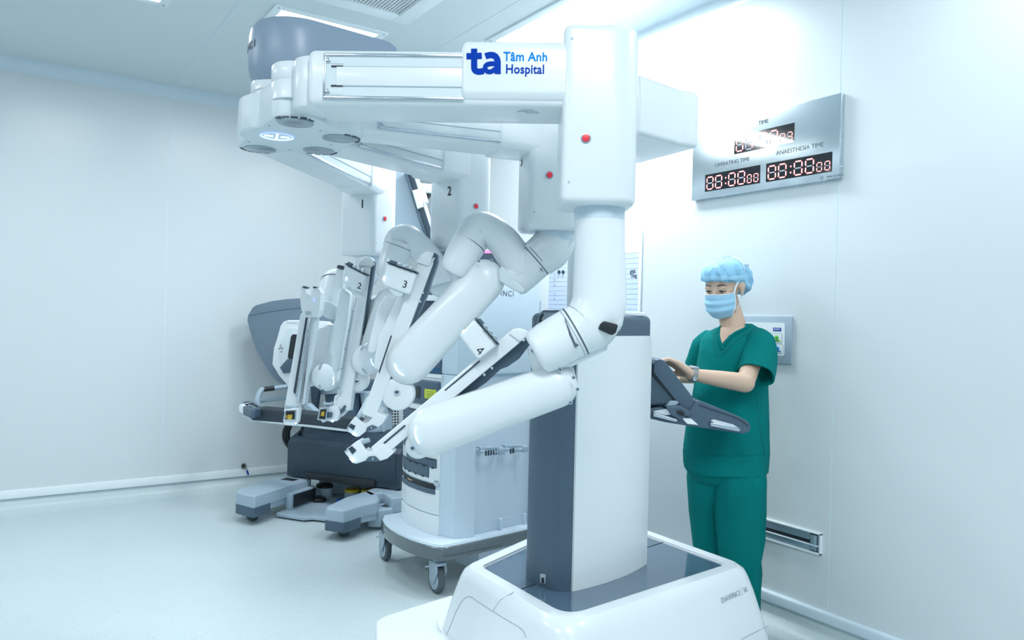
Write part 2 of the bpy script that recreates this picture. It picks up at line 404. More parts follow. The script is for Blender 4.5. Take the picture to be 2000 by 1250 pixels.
def clock(x0, y0, w_, h_, big, small):
    b = BM(); box(b, (x0 + w_ / 2, y0 + h_ / 2, .0285), (w_, h_, .0016)); g = mk('display', b, m_glass, t, M=M)
    dw, dh = w_ * .115, h_ * .70; y = y0 + h_ * .12; xs_ = [.04, .205, .45, .62]
    for k, n in enumerate(big): digit(g, x0 + w_ * xs_[k], y, dw, dh, n)
    for k, n in enumerate(small): digit(g, x0 + w_ * (.785 + .115 * k), y, w_ * .07, dh * .62, n)
    b = BM()
    for q in (.3, .62): cyl(b, (x0 + w_ * .395, y0 + h_ * q, .0293), (x0 + w_ * .395, y0 + h_ * q, .0302), .004, seg=12)
    mk('colon', b, m_seg, g, M=M)
def q_(px, py):     # panel point from the photograph
    p = M.inverted() @ atx(px, py, XR - .028); return p.x, p.y
for (bl, trp, bg, sm_) in (((1377, 375), (1485, 322), (0, 0, 0, 0), (0, 0)), ((1496, 356), (1626, 296), (0, 0, 0, 0), (0, 0)), ((1434, 301.5), (1552, 239.5), (0, 7, 2, 9), (9, 3))):
    a = q_(*bl); c = q_(*trp); clock(a[0], a[1], c[0] - a[0], c[1] - a[1], bg, sm_)
for s_, px, py, sz in (('TIME', 1491, 238.5, .026), ('OPERATING TIME', 1429.5, 317, .026), ('ANAESTHESIA TIME', 1561, 291, .027)):
    a = q_(px, py); b = BM(); text(b, s_, sz, Matrix.Translation((a[0], a[1], .0285))); mk('lettering', b, m_inkg, t, M=M)
a = q_(1629, 344); b = BM(); text(b, 'MMA KOREA', .0135, Matrix.Translation((a[0] + .004, a[1], .0285))); mk('lettering', b, m_inkg, t, M=M)
b = BM(); a2 = q_(1629, 349.5); text(b, 'GLOBAL HOSPITAL SYSTEM', .0056, Matrix.Translation((a2[0], a2[1], .0285)))
a = q_(1605, 347.5)
for dx, dy in ((0, .006), (0, -.006), (.006, 0), (-.006, 0)):
    T = Matrix.Translation((a[0] + dx, a[1] + dy, .0285)) @ Matrix.Rotation(math.radians(45), 4, 'Z')
    for s in (-1, 1): box(b, (s * .003, 0, 0), (.001, .007, .0008), T); box(b, (0, s * .003, 0), (.007, .001, .0008), T)
mk('emblem', b, m_inkg, t, M=M)
for x_, y_, v in ((.2, 0, 0), (.6, 0, 0), (W_, .18, 1), (W_, .05, 1)):
    b = BM(); cyl(b, (x_, y_, .014), (x_ + (.004 if v else 0), y_ - (0 if v else .004), .014), .004, seg=12); mk('screw', b, m_metal, t, M=M)

# ---------------------------------------------------------------- whiteboard beside the corner
M = wallframe(4.05, .95, XR - .001); bw, bh = 4.05 - 2.972, .905
t = thing('whiteboard', 'white ruled schedule board on the right wall, behind the robot column', 'whiteboard', M)
b = BM(); box(b, (bw / 2, bh / 2, .006), (bw, bh, .012), bev=.002); mk('board', b, m_gloss, t, M=M)
m_lilac = mat('ruled_lilac_print', (0.60, 0.72, 0.90), 0.3, var=.01); m_rule = mat('rule_lines', (0.38, 0.45, 0.62), 0.5)
ytop = (M.inverted() @ atx(1245, 494, XR)).y
b = BM(); box(b, (bw / 2 + .12, ytop / 2, .0122), (bw - .27, ytop, .0008)); mk('printed_area', b, m_lilac, t, M=M)
b = BM(); k = 0; y = ytop
dy = (M.inverted() @ atx(1245, 494, XR)).y - (M.inverted() @ atx(1245, 504, XR)).y
while y > .02:
    box(b, (bw / 2 + .12, y, .0128), (bw - .27, .0018, .0008)); y -= dy
mk('ruled_lines', b, m_rule, t, M=M)
for s_, px, py in (('phút', 1239.5, 530), ('Tổng', 1241, 539)):
    a = M.inverted() @ atx(px, py, XR); b = BM(); text(b, s_, .030, Matrix.Translation((a.x, a.y, .0132)), bold=.0003, sx=.8); mk('lettering', b, m_ink, t, M=M)
a = M.inverted() @ atx(1086.5, 510, XR)
for k_, ch in enumerate('HỌ TÊN CA'):
    if ch == ' ': continue
    c = M.inverted() @ atx(1086.5, 512 + 9.0 * k_, XR)
    b = BM(); text(b, ch, .024, Matrix.Translation((c.x, c.y, .0132)), sx=1.3); mk('lettering', b, m_rule, t, M=M)
for px in (1096, 1104):
    c = M.inverted() @ atx(px, 531.5, XR); b = BM(); cyl(b, (c.x, c.y, .012), (c.x, c.y, .02), .011, seg=16); mk('magnet', b, m_dgrey, t, M=M)

# ---------------------------------------------------------------- door-release control panel behind the nurse
M = wallframe(2.30, 1.175); pw, ph = .28, .212
t = thing('control_panel', 'grey framed wall control panel with green and blue buttons behind the nurse', 'panel', M)
b = BM(); box(b, (pw / 2, ph / 2, .006), (pw, ph, .012), bev=.003); mk('frame', b, m_lgrey, t, M=M)
b = BM(); prism(b, rpoly(rect(.02, .035, pw - .035, ph - .03), .012), .012, .0135); mk('face', b, m_gloss, t, M=M)
for px, py, colr, cap_ in ((1521, 659, (0.10, .50, .04), (0.25, .75, .04)), (1523, 680, (0.03, .25, .62), (0.12, .45, .85))):
    c = M.inverted() @ atx(px, py, XR); mm = mat('button', colr, .3); m2_ = mat('button_label', cap_, .4)
    b = BM(); prism(b, rpoly(rect(c.x - .04, c.y - .024, c.x + .028, c.y + .018), .008), .0135, .0142, M); fr_ = mk('button_outline', b, m_inkg, t)
    b = BM(); prism(b, rpoly(rect(c.x - .039, c.y - .023, c.x + .027, c.y + .017), .008), .014, .0146, M); mk('button_field', b, m_white, fr_)
    b = BM(); cyl(b, (c.x, c.y, .0135), (c.x, c.y, .02), .0085, seg=18, bev=.002); bt_ = mk('button', b, mm, t, M=M)
    b = BM(); prism(b, rpoly(rect(c.x - .03, c.y - .018, c.x + .019, c.y - .0105), .003), .0146, .0152, M); lb = mk('button_label', b, m2_, t)
    b = BM(); text(b, 'Reset', .008, M @ Matrix.Translation((c.x, c.y - .0143, .0154))); mk('lettering', b, m_ink, lb)
c = M.inverted() @ atx(1522, 643.5, XR); b = BM(); prism(b, rpoly(rect(c.x - .022, c.y - .0075, c.x + .02, c.y + .0075), .002), .0135, .0145, M)
pl = mk('name_plate', b, m_dblue, t); b = BM(); text(b, 'BCWLP', .010, M @ Matrix.Translation((c.x - .001, c.y, .0147)), bold=.0002); mk('lettering', b, m_white, pl)

# ---------------------------------------------------------------- low return-air slot
M = wallframe(2.45, .375); L_ = 2.45 - 1.855
t = thing('wall_slot', 'long low steel framed slot with a latch, in the right wall behind the nurse', 'vent', M)
m_zinc = mat('galvanised_steel', (0.36, 0.48, 0.56), .35, .6, var=.03)
b = BM(); box(b, (L_ / 2, .002, .006), (L_, .006, .014)); box(b, (L_ / 2, .088, .006), (L_, .006, .014)); box(b, (L_ - .003, .045, .006), (.006, .09, .014)); box(b, (.003, .045, .006), (.006, .09, .014)); mk('rim', b, m_skirt, t, M=M)
b = BM(); box(b, (L_ / 2, .069, .003), (L_ - .012, .034, .006)); box(b, (L_ / 2, .018, .003), (L_ - .012, .026, .006), bev=.001); box(b, (L_ - .013, .045, .004), (.015, .08, .008)); mk('plate', b, m_zinc, t, M=M)
b = BM(); box(b, (L_ / 2, .042, .001), (L_ - .012, .024, .002)); mk('slot', b, m_black, t, M=M)
b = BM(); box(b, (L_ / 2, .034, .008), (L_ - .02, .004, .012), bev=.001); mk('lip', b, m_trim, t, M=M)
b = BM(); box(b, (L_ - .035, .045, .007), (.03, .065, .010), bev=.002); mk('latch', b, m_zinc, t, M=M)
b = BM(); box(b, (L_ - .035, .045, .0045), (.037, .073, .008), bev=.001); mk('latch_gap', b, m_black, t, M=M)

# ---------------------------------------------------------------- plug on the left wall, wire-mesh return grille near the corner
p = aty(476, 911, YL); M = Matrix.Translation(p)
t = thing('wall_plug', 'small black plug with a short blue hose on the left wall above the skirting', 'plug', M)
b = BM(); cyl(b, p + Vector((0, 0, .006)), p + Vector((-.012, -.035, .012)), .018, .015, seg=16, bev=.004); mk('plug', b, m_black, t)
b = BM(); cyl(b, p + Vector((.012, -.022, -.012)), p + Vector((.018, -.02, -.03)), .008, seg=12); mk('fitting', b, m_metal, t)
b = BM(); tube(b, [p + Vector((.016, -.02, -.02)), p + Vector((.024, -.024, -.045)), p + Vector((.032, -.012, -.062))], .006, seg=10); mk('hose', b, m_dblue, t)
b = BM(); cyl(b, aty(490, 915, YL), aty(490, 915, YL) + Vector((0, -.006, 0)), .004, seg=10); mk('screw', b, m_metal, t)
# ================================================================ the surgical robot (patient-side cart): one thing
RB = pframe(0.28, 2.9, 0)
rob = thing('surgical_robot', 'white four-armed surgical robot on a wheeled base with a dark column', 'robot', RB)
def P(name, b, m, par=rob, **k): return mk(name, b, m, par, **k)
# --- base: trapezoid body that flares to the floor
A, B_, C_, D_ = atz(1159, 1008, .42), atz(1420, 1103, .42), atz(1108, 1204, .42), atz(940, 1108, .42)
inner = [A.xy, B_.xy, C_.xy, D_.xy]
def offset(poly, d):
    n = len(poly); out = []; ar = sum(poly[i].x * poly[(i + 1) % n].y - poly[(i + 1) % n].x * poly[i].y for i in range(n)); s = 1 if ar > 0 else -1
    for i in range(n):
        p0, p1, p2 = poly[i - 1], poly[i], poly[(i + 1) % n]
        d1 = (p1 - p0).normalized(); d2 = (p2 - p1).normalized(); n1 = Vector((d1.y, -d1.x)) * s; n2 = Vector((d2.y, -d2.x)) * s
        m_ = (n1 + n2).normalized(); out.append(p1 + m_ * (d / max(m_.dot(n1), .3)))
    return out
def basering(off, z, r): return [Vector((p.x, p.y, z)) for p in rpoly(offset(inner, off), [r * 1.2, r, r * 1.5, r], 8)]
b = BM()
loft(b, [basering(.15, .045, .10), basering(.148, .12, .10), basering(.125, .22, .10), basering(.095, .33, .09), basering(.078, .385, .09), basering(.066, .41, .085), basering(.048, .424, .08), basering(.02, .4255, .06), basering(.002, .424, .05), basering(0, .416, .05), basering(-.03, .40, .05)])
base = P('base', b, m_gloss, ang=30)
b = BM(); loft(b, [basering(.145, .02, .1), basering(.13, .05, .1)]); P('skirt', b, m_dgrey, base)
b = BM(); loft(b, [basering(-.004, .395, .045), basering(-.004, .4165, .045)]); top = P('top_plate', b, m_slateg)
# joint across the top plate
b = BM(); a1 = atz(1004, 1155, .417); a2 = atz(1295, 1059, .417)
tube(b, [a1, a2], .0014, seg=6, sm=0); P('plate_joint', b, m_black, top)
b = BM(); tube(b, [atz(1003, 1156, .4255), atz(996, 1162, .424)], .0012, seg=6, sm=0); P('panel_joint', b, m_emb, base)
# --- low legs in front of the base
zz = lambda x, y: atz(x, y, .19)
q = [zz(733, 1207), zz(885, 1160), zz(1000, 1330), zz(740, 1420)]
b = BM(); prism(b, rpoly([p.xy for p in q], [.10, .02, .02, .05], 7), .03, .19, bev=.022, top_only=True, seg=4); P('base_leg', b, m_gloss)
q2 = [zz(1530, 1222), zz(1580, 1300), zz(1380, 1440), zz(1250, 1400)]
b = BM(); prism(b, rpoly([p.xy for p in q2], .05, 5), .02, .15, bev=.02, top_only=True); P('base_leg', b, m_gloss)
for px, py in ((900, 1290), (1430, 1270), (1240, 1130), (1400, 1150)):
    c = atz(px, py, .1) if py > 1200 else atz(px, py, .42); M = frame(Vector((c.x, c.y, .045)), r0, Z)
    b = BM(); cyl(b, (0, 0, -.02), (0, 0, .02), .045, bev=.008, M=M); P('caster', b, m_rubber)
# --- service door and joints traced on the flank between the left corner and the near corner
o1, o2 = offset(inner, .15)[3], offset(inner, .15)[2]; t1, t2 = offset(inner, .078)[3], offset(inner, .078)[2]
P0 = Vector((o1.x, o1.y, .12)); ux = Vector((o2.x - o1.x, o2.y - o1.y, 0)).normalized(); tp = Vector((t1.x, t1.y, .385))
uy = (tp - P0) - ux * (tp - P0).dot(ux); uy.normalize(); MF = frame(P0, ux, uy)
def onf(px, py): v = onp(px, py, MF, 2, 0.0); return (v.x, v.y)
def seam_loop(pts, r, w_, M, z=0.001, closed=False):
    q = [Vector((p.x, p.y, z)) for p in rpoly(pts, r, 5)] if closed else [Vector((x, y, z)) for x, y in pts]
    b = BM(); tube(b, q + ([q[0]] if closed else []), w_, seg=6, sm=0 if closed else 5, M=M); return b
import itertools
from mathutils.bvhtree import BVHTree
def bvh(o):
    bpy.context.view_layer.update(); me = o.data; Mw = o.matrix_world
    return BVHTree.FromPolygons([Mw @ v.co for v in me.vertices], [list(p.vertices) for p in me.polygons])
base_bvh = bvh(base)
def on_base(px, py, lift=.001):
    r = ray(px, py).normalized(); h = base_bvh.ray_cast(CAM, r)
    return (h[0] - r * lift) if h[0] is not None else atz(px, py, .2)
def chain(pts, n=8):
    out = []
    for (x0, y0), (x1, y1) in zip(pts[:-1], pts[1:]):
        for k in range(n): out.append((x0 + (x1 - x0) * k / n, y0 + (y1 - y0) * k / n))
    out.append(pts[-1]); return out
def surf_line(pts, w_=.0011, f=on_base):
    b = BM(); tube(b, [f(*p) for p in pts], w_, seg=6, sm=0); return b
P('service_door', surf_line(chain([(872, 1240), (880, 1222), (890, 1196), (900, 1177), (908, 1168), (915, 1165), (923, 1168), (935, 1177), (980, 1205), (1014, 1225), (1023, 1233), (1027, 1245)], 3)), m_emb, base)
P('panel_joint', surf_line(chain([(963, 1193), (977, 1172), (1003, 1156)], 4), .0008), m_emb, base)
P('panel_joint', surf_line(chain([(1448, 1249), (1500, 1222)], 6)), m_emb, base)
P('panel_joint', surf_line(chain([(853, 1215), (856, 1226), (871, 1249)], 4)), m_emb, base)
# embossed name on the near long flank
pc = on_base(1409, 1173); pe = on_base(1447, 1156); dirx = (pe - pc).normalized()
nup = (on_base(1425, 1152) - on_base(1430, 1180)); MT = frame(pc - (fw * .003), dirx, nup)
b = BM(); text(b, 'DAVINCI', .027, MT, align='LEFT', space=1.12); P('lettering', b, m_emb, base)
pc2 = on_base(1452, 1153); MT2 = frame(pc2 - (fw * .003), dirx, nup); b = BM(); text(b, 'Xi', .026, MT2, align='LEFT'); P('lettering', b, m_emb, base)
b = BM(); tube(b, [on_base(1447, 1146, .003), on_base(1450, 1163, .003)], .0005, seg=6, sm=0); P('lettering', b, m_emb, base)

# --- column
F1 = atz(1108, 1154, .42); F2 = atz(1262, 1098, .42); fx = (F2 - F1); Lc = fx.length; fx.normalize(); fy = Z.cross(fx)
MC = frame(Vector((F1.x, F1.y, 0)), fx, fy)     # x along the white face, y into the column, z up
sec = rpoly([(-.03, .03), (.0, .0), (Lc * .5, -.028), (Lc, .0), (Lc + .012, .05), (Lc + .01, .23), (-.03, .21)], [.05, .03, .3, .03, .03, .08, .09], 6)
ztop = 1.372
b = BM(); prism(b, sec, .40, ztop, MC, bev=.03, seg=5, top_only=True); col_ = P('column', b, m_slate)
ff = lambda x: -.028 * (1 - ((x - Lc * .5) / (Lc * .5)) ** 2)
b = BM(); zt = .42 + 0
zt = (MC.inverted() @ Vector(onp(1200, 656, MC, 1, -.01)).to_4d()).z if False else onp(1200, 656, MC, 1, -.02).z
rings = []
nx = 14; xa, xb = .018, Lc - .006
for zz_, k in ((.405, 0), (zt - .03, 0), (zt - .012, .006), (zt - .003, .018), (zt, .034)):
    xs_ = [xa + (xb - k - xa) * i / nx for i in range(nx + 1)]
    rings.append([Vector((x, ff(x) - .006, zz_)) for x in xs_] + [Vector((x, ff(x) + .02, zz_)) for x in reversed(xs_)])
loft(b, rings, MC); P('column_cover', b, m_gloss)
b = BM(); p = onp(1061, 1130, MC, 0, -.025); c = MC @ p
sw = imf(1061, 1130, (c - CAM).dot(fw) - .01, yaw=-25); box(b, (0, 0, 0), (.022, .032, .012), sw, bev=.003); s_ = P('switch', b, m_grey)
b = BM(); box(b, (.001, -.004, .006), (.010, .018, .004), sw, bev=.001); P('switch_key', b, m_black, s_)
# speaker mesh at the column's upper left
gm = mat('perforated_mesh', (0.10, 0.13, 0.16), .5, .3); nt = gm.node_tree
gx = [(1051, 650), (1057, 617), (1064, 610), (1107, 608), (1109, 650)]
dg = (atz(1080, 1140, .42) - CAM).dot(fw) - .085
MG = imf(1000, 625, dg)
b = BM(); prism(b, rpoly(ipts([(1043, 668), (1053, 616), (1062, 605), (1120, 604), (1120, 668)], dg), .01, 4), -.10, -.012, MG, bev=.01); g_ = P('speaker_housing', b, m_slate)
b = BM(); prism(b, ipts([(1048, 662), (1055, 618), (1062, 612), (1116, 610), (1116, 662)], dg), -.012, -.010, MG); P('speaker_backing', b, m_black, g_)
b = BM(); tb = bmesh.new(); st = .0056
def ingrille(px, py): return py > 610.5 and py < 662 and px < 1116 and px > 1062 - (py - 612) * .26
for j in range(-6, 24):
    for i in range(-4, 34):
        x = (1050 - 1000) / F * dg + (i + .5 * (j % 2)) * st; y = (625 - 612) / F * dg - j * st * .86
        px, py = 1000 + x * F / dg, 625 - y * F / dg
        if not ingrille(px, py): continue
        ho = [(x + st * .33 * math.cos(math.radians(60 * k + 30)), y + st * .33 * math.sin(math.radians(60 * k + 30))) for k in range(6)]
        ou = [(x + st * .585 * math.cos(math.radians(60 * k + 30)), y + st * .585 * math.sin(math.radians(60 * k + 30))) for k in range(6)]
        V1 = [tb.verts.new((p[0], p[1], -.0085)) for p in ou]; V2 = [tb.verts.new((p[0], p[1], -.0085)) for p in ho]
        for k in range(6): tb.faces.new((V1[k], V1[(k + 1) % 6], V2[(k + 1) % 6], V2[k]))
tb.transform(MG); merge(b, tb); P('speaker_mesh', b, m_grey, g_, stuff=True)
b = BM(); prism(b, rpoly(rect(Lc * .62, -.0, Lc - .03, .08), .02, 4), ztop - .004, ztop + .012, MC, bev=.005); P('column_cap', b, m_gloss)
# inner mast between column and boom
b = BM(); MM = MC @ Matrix.Translation((Lc * .44, .09, 0)); prism(b, rpoly(rect(-.075, -.07, .085, .07), .03), ztop - .03, 2.03, MM); P('mast', b, m_white)

# --- boom with the dark cap
zb, zt_ = 1.985, 2.12
q = [plan(.403, 2.45), plan(.573, 2.60), plan(.65, 2.635), plan(.48, 2.94), plan(.25, 2.9), plan(.20, 2.55)]
b = BM(); prism(b, rpoly([p.xy for p in q], [.02, .03, .03, .05, .05, .02], 5), 1.965, 2.16, bev=.02, seg=4); bh = P('boom_housing', b, m_white)
b = BM(); prism(b, rpoly([p.xy for p in (plan(-.42, 2.33), plan(.42, 2.66), plan(.40, 2.90), plan(-.62, 2.45))], .05), 2.02, 2.15, bev=.02); P('boom', b, m_white)
capo = []
hc = Vector((-.655, 2.215)); e = Vector((math.cos(math.radians(39)), math.sin(math.radians(39))))
nrm = Vector((e.y, -e.x))
for k in range(19):
    a = math.radians(39 - 90 - 180 * k / 18); capo.append(hc + Vector((math.cos(a), math.sin(a))) * .135)
capo = [hc + nrm * .135 + e * .265, ] + capo + [hc - nrm * .135 + e * .265]
def capring(s, z):
    return [plan(*(hc + (Vector(p) - hc) * s if i not in (0, len(capo) - 1) else hc + (Vector(p) - hc) * (s if s < 1 else 1)), z) for i, p in enumerate(capo)]
b = BM(); loft(b, [capring(.88, 2.01), capring(.96, 2.03), capring(1.0, 2.055), capring(1.01, 2.10), capring(1.0, 2.145), capring(.97, 2.165), capring(.9, 2.18)])
cap = P('head_cap', b, m_capg)
for k, ch in enumerate('DAVINCI'):
    a = math.radians(172 + 9.5 * k) ; c = hc + Vector((math.cos(a), math.sin(a))) * .1372
    M = frame(plan(c.x, c.y, 2.108), r0 * (-math.sin(a)) + f0 * math.cos(a), Z); b = BM(); text(b, ch, .030, M); P('lettering', b, m_inkg, cap)
# --- head: four-lobed plate seen from below
zp = 1.872
ol = [(505, 249), (490, 250), (470, 256), (463, 262), (476, 271), (463, 286), (463, 290), (486, 299), (520, 301), (560, 299), (600, 300), (630, 303), (656, 303), (668, 297), (668, 290), (680, 284), (700, 279), (710, 272), (708, 263), (690, 259), (660, 253), (645, 248), (628, 239), (614, 233), (580, 229), (545, 228), (530, 231), (520, 237)]
opl = [atz(x, y, zp).xy for x, y in ol]
cpt = sum(opl, Vector((0, 0))) / len(opl)
def hring(s, z, dn=0): return [Vector((*(cpt + (p - cpt) * s), z)) for p in opl2]
opl2 = rpoly(opl, .03, 3)
b = BM(); loft(b, [hring(.965, zp), hring(.99, zp + .004), hring(1.0, zp + .012), hring(1.0, zp + .075), hring(.99, zp + .08), hring(.985, zp + .1)]); head = P('boom_head', b, m_white2, ang=30)
DISC = {4: (577, 239), 3: (663.5, 270), 2: (622, 293.5), 1: (508, 290.5)}; DR = {4: .049, 3: .050, 2: .048, 1: .050}
hub = {}
for k in (1, 2, 3, 4):
    c = atz(*DISC[k], zp); hub[k] = c
    b = BM(); cyl(b, c + Vector((0, 0, .0)), c + Vector((0, 0, -.0035)), DR[k], seg=40, bev=.0012); P('bearing_disc', b, m_disc, head)
    # barrel above each lobe
    b = BM(); lathe(b, c + Vector((0, 0, .05)), Z, [(0, .066), (.045, .066), (.05, .063), (.055, .066), (.092, .066), (.098, .062)], 32)
    P('head_barrel', b, m_white, head)
    # vent slots round the outer rim
    o = (c - Vector((*cpt, c.z))); a0 = math.atan2(o.y, o.x)
    b = BM()
    for j in range(5):
        a = a0 + math.radians(-48 + 24 * j); aa = [a - math.radians(9), a + math.radians(9)]
        qd = [c.xy + Vector((math.cos(t), math.sin(t))) * r for r, t in ((.055, aa[0]), (.055, aa[1]), (.0605, aa[1]), (.0605, aa[0]))]
        prism(b, qd, zp - .0025, zp + .001)
    P('vent_slots', b, m_dgrey, head, stuff=True)
ctr = atz(541, 266, zp)
MH = frame(ctr - Vector((0, 0, .001)), r0, f0)
b = BM(); ring(b, MH, .047, .0022, 48, 8); P('light_ring', b, m_ledb, head)
b = BM(); ring(b, MH, .045, .0016, 48, 8); P('light_ring', b, m_led, head)
for a in (20, 110, 200, 290):
    b = BM(); T = MH @ Matrix.Rotation(math.radians(a), 4, 'Z'); prism(b, rpoly(rect(.010, -.0035, .036, .0035), .003), -.002, .002, T); P('light_bar', b, m_led, head)
for px, py in ((526, 245), (626, 255), (647, 283), (566, 293), (486, 277)):
    c = atz(px, py, zp); b = BM(); cyl(b, c, c - Vector((0, 0, .0015)), .0035, seg=10); P('screw', b, m_grey, head)
b = BM(); c = hub[1] + Vector((.02, -.06, 0)); lathe(b, plan(-.665, 2.225, zp + .09), Z, [(-.02, .122), (.0, .122), (.005, .117), (.02, .117), (.025, .121), (.05, .121), (.056, .118)], 40); P('head_barrel', b, m_white, head)

# --- horizontal beams: x along the beam, y up, z towards the viewer
def beam(k, hubp, end, d_end, ztop_, zbot, w_, sleeve, slot=(0.06, 0.0)):
    a = Vector((hubp.x, hubp.y, 0)); c = Vector((end.x, end.y, 0)); ax = (c - a); L = ax.length; ax.normalize()
    zbot += .008; M = frame(Vector((a.x, a.y, zbot)), ax, Z)
    if (M.to_3x3() @ Vector((0, 0, 1))).dot(fw) > 0: M = frame(Vector((a.x, a.y, zbot)), ax, -Z) ; raise Exception
    hh = ztop_ - zbot
    b = BM(); box(b, (L / 2 + .0, hh / 2, 0), (L, hh, w_), M, bev=.018, seg=4)
    cyl(b, (0, .002, 0), (0, hh * .97, 0), min(w_ * .5, .062), seg=36, bev=.01, M=M)
    bm_ = P('arm_beam', b, m_white)
    x0, x1 = slot; zf = w_ / 2
    b = BM(); box(b, ((x0 + x1) / 2, hh * .5, zf - .004), (x1 - x0, hh * .80, .012), M); P('slot_surround', b, m_white2, bm_)
    for y_, nm in ((hh * .885, 'a'), (hh * .115, 'b')):
        b = BM(); box(b, ((x0 + x1) / 2, y_, zf + .001), (x1 - x0, hh * .065, .008), M, bev=.002); P('rail_strip', b, m_metal, bm_)
    b = BM(); box(b, (x0 + .0025, hh * .5, zf + .001), (.005, hh * .83, .008), M, bev=.001); P('rail_strip', b, m_metal, bm_)
    b = BM(); box(b, ((x0 + x1) / 2 + .018, hh * .5, zf + .0), (x1 - x0 - .03, hh * .34, .010), M, bev=.0015); P('slide_panel', b, m_white, bm_)
    for y_ in (.325, .675):
        b = BM(); box(b, ((x0 + x1) / 2 + .015, hh * y_, zf + .0025), (x1 - x0 - .03, .0018, .002), M); P('slide_gap', b, m_grey, bm_)
        b = BM(); box(b, (x0 + .035, hh * y_, zf + .003), (.03, .0035, .003), M); P('slide_gap', b, m_black, bm_)
    for y_ in (.22, .78):
        b = BM(); cyl(b, (x0 + .012, hh * y_, zf + .001), (x0 + .012, hh * y_, zf + .007), .006, seg=14, bev=.002, M=M); P('screw', b, m_metal, bm_)
        b = BM(); box(b, (x0 + .033, hh * y_ + (.0 if y_ < .5 else 0), zf + .0018), (.034, hh * .12, .003), M, bev=.001); P('slide_stop', b, m_white2, bm_)
    # sleeve box round the outer end
    s0, s1, ov, zs0, zs1 = sleeve
    b = BM(); cx = (s0 + s1) / 2
    pr = rpoly([(zs0 and -w_ / 2 - ov, zs0), (w_ / 2 + ov - .012, zs0), (w_ / 2 + ov, zs0 + .02), (w_ / 2 + ov, zs1), (-w_ / 2 - ov, zs1)], [.02, .02, .02, .035, .035], 5)
    T = M @ Matrix(((0, 0, 1, 0), (0, 1, 0, 0), (1, 0, 0, 0), (0, 0, 0, 1)))
    prism(b, [Vector((-p.x if False else p.x, p.y)) for p in pr], s0, s1, T, bev=.012, seg=4)
    sl = P('sleeve', b, m_white)
    return M, bm_, sl
def proj(p):
    v = p - CAM; d = v.dot(fw); return 1000 + F * v.dot(rt) / d, 625 - F * v.dot(up) / d
ENDP = {4: (1167, 1.93), 3: (1082, 2.46), 2: (905, 2.98), 1: (726, 3.35)}
pil = {}
for k, (px, d) in ENDP.items(): pil[k] = pix(px, 400, d)
# arm 4 (nearest)
h4 = plan(-.530, 1.983); e4 = plan(.235, 1.955)
M4, bm4, sl4 = beam(4, h4, e4, 1.95, 2.02, zp, .18, (.393, .67, .012, .012, .166), slot=(.043, .40))
# the two-word hospital mark printed on the sleeve
zface = .18 / 2 + .012 + .0006
def onsl(px, py): return onp(px, py, M4, 2, zface)
def logo(s, px, py, hpx, m_, bold, sx=1.0, align='LEFT', space=1.0):
    p = onsl(px, py); b = BM(); sz = hpx / F * 1.87; text(b, s, sz, M4 @ Matrix.Translation((p.x, p.y, zface)), bold=bold, align=align, sx=sx, space=space); P('logo_lettering', b, m_, sl4)
LAY = [0.0]
def stroke(pts, w_, r=4):
    P_ = [Vector(p) for p in pts]; P_, _q = smoothpath([(*p, 0) for p in P_], [0] * len(P_), r); L_, R_ = [], []
    for i, p in enumerate(P_):
        t = (P_[min(i + 1, len(P_) - 1)] - P_[max(i - 1, 0)]).normalized(); n_ = Vector((-t.y, t.x)); L_.append(p.xy + n_ * w_ / 2); R_.append(p.xy - n_ * w_ / 2)
    q = [onsl(*v) for v in L_ + R_[::-1]]; b = BM(); prism(b, [(v.x, v.y) for v in q], zface - .002, zface + .0004 + LAY[0], M4); LAY[0] += .00015; return b
for pts, w_ in (([(926, 95), (926, 130)], 12), ([(926, 125), (927, 136), (934, 140), (945, 138.5)], 12), ([(911, 110), (941, 109)], 12),
                ([(948, 110), (957, 107.5), (966, 109), (971.5, 117), (972, 130), (972, 144.5)], 12), ([(971, 125), (958, 124.5), (949, 128), (948, 136), (955, 140.5), (963, 138), (971, 132)], 9)):
    P('logo_lettering', stroke(pts, w_), m_dblue, sl4)
logo('Tâm Anh', 983, 111, 25.0, m_lblue, .0005, .90, space=1.03)
logo('Hospital', 987, 135.5, 25.0, m_dblue, .0005, .88, space=1.03)
for (x, y, w_) in ((1030, 213, 26), (1030, 216, 40), (1040, 219, 28)):
    p = onp(x, y, M4, 1, 0.002)
    b = BM(); box(b, (p.x, -.0006, p.z), (w_ / F * 1.9, .001, .003), M4); P('fine_print', b, m_grey, bm4)
# arm 3, 2, 1 beams
for k, hz, top_, ov in ((3, 0, 2.0, .010), (2, 0, 2.0, .010), (1, 0, 2.0, .010)):
    a = hub[k]; c = pil[k]; L = (Vector((a.x, a.y)) - Vector((c.x, c.y))).length
    try: M_, b_, s_ = beam(k, a, c, 0, 2.02, zp, .15, (L - .22, L - .03, ov, -.006, .15), slot=(.10, L - .21))
    except Exception:
        print('beam flip', k)
        continue
print('robot beams ok')
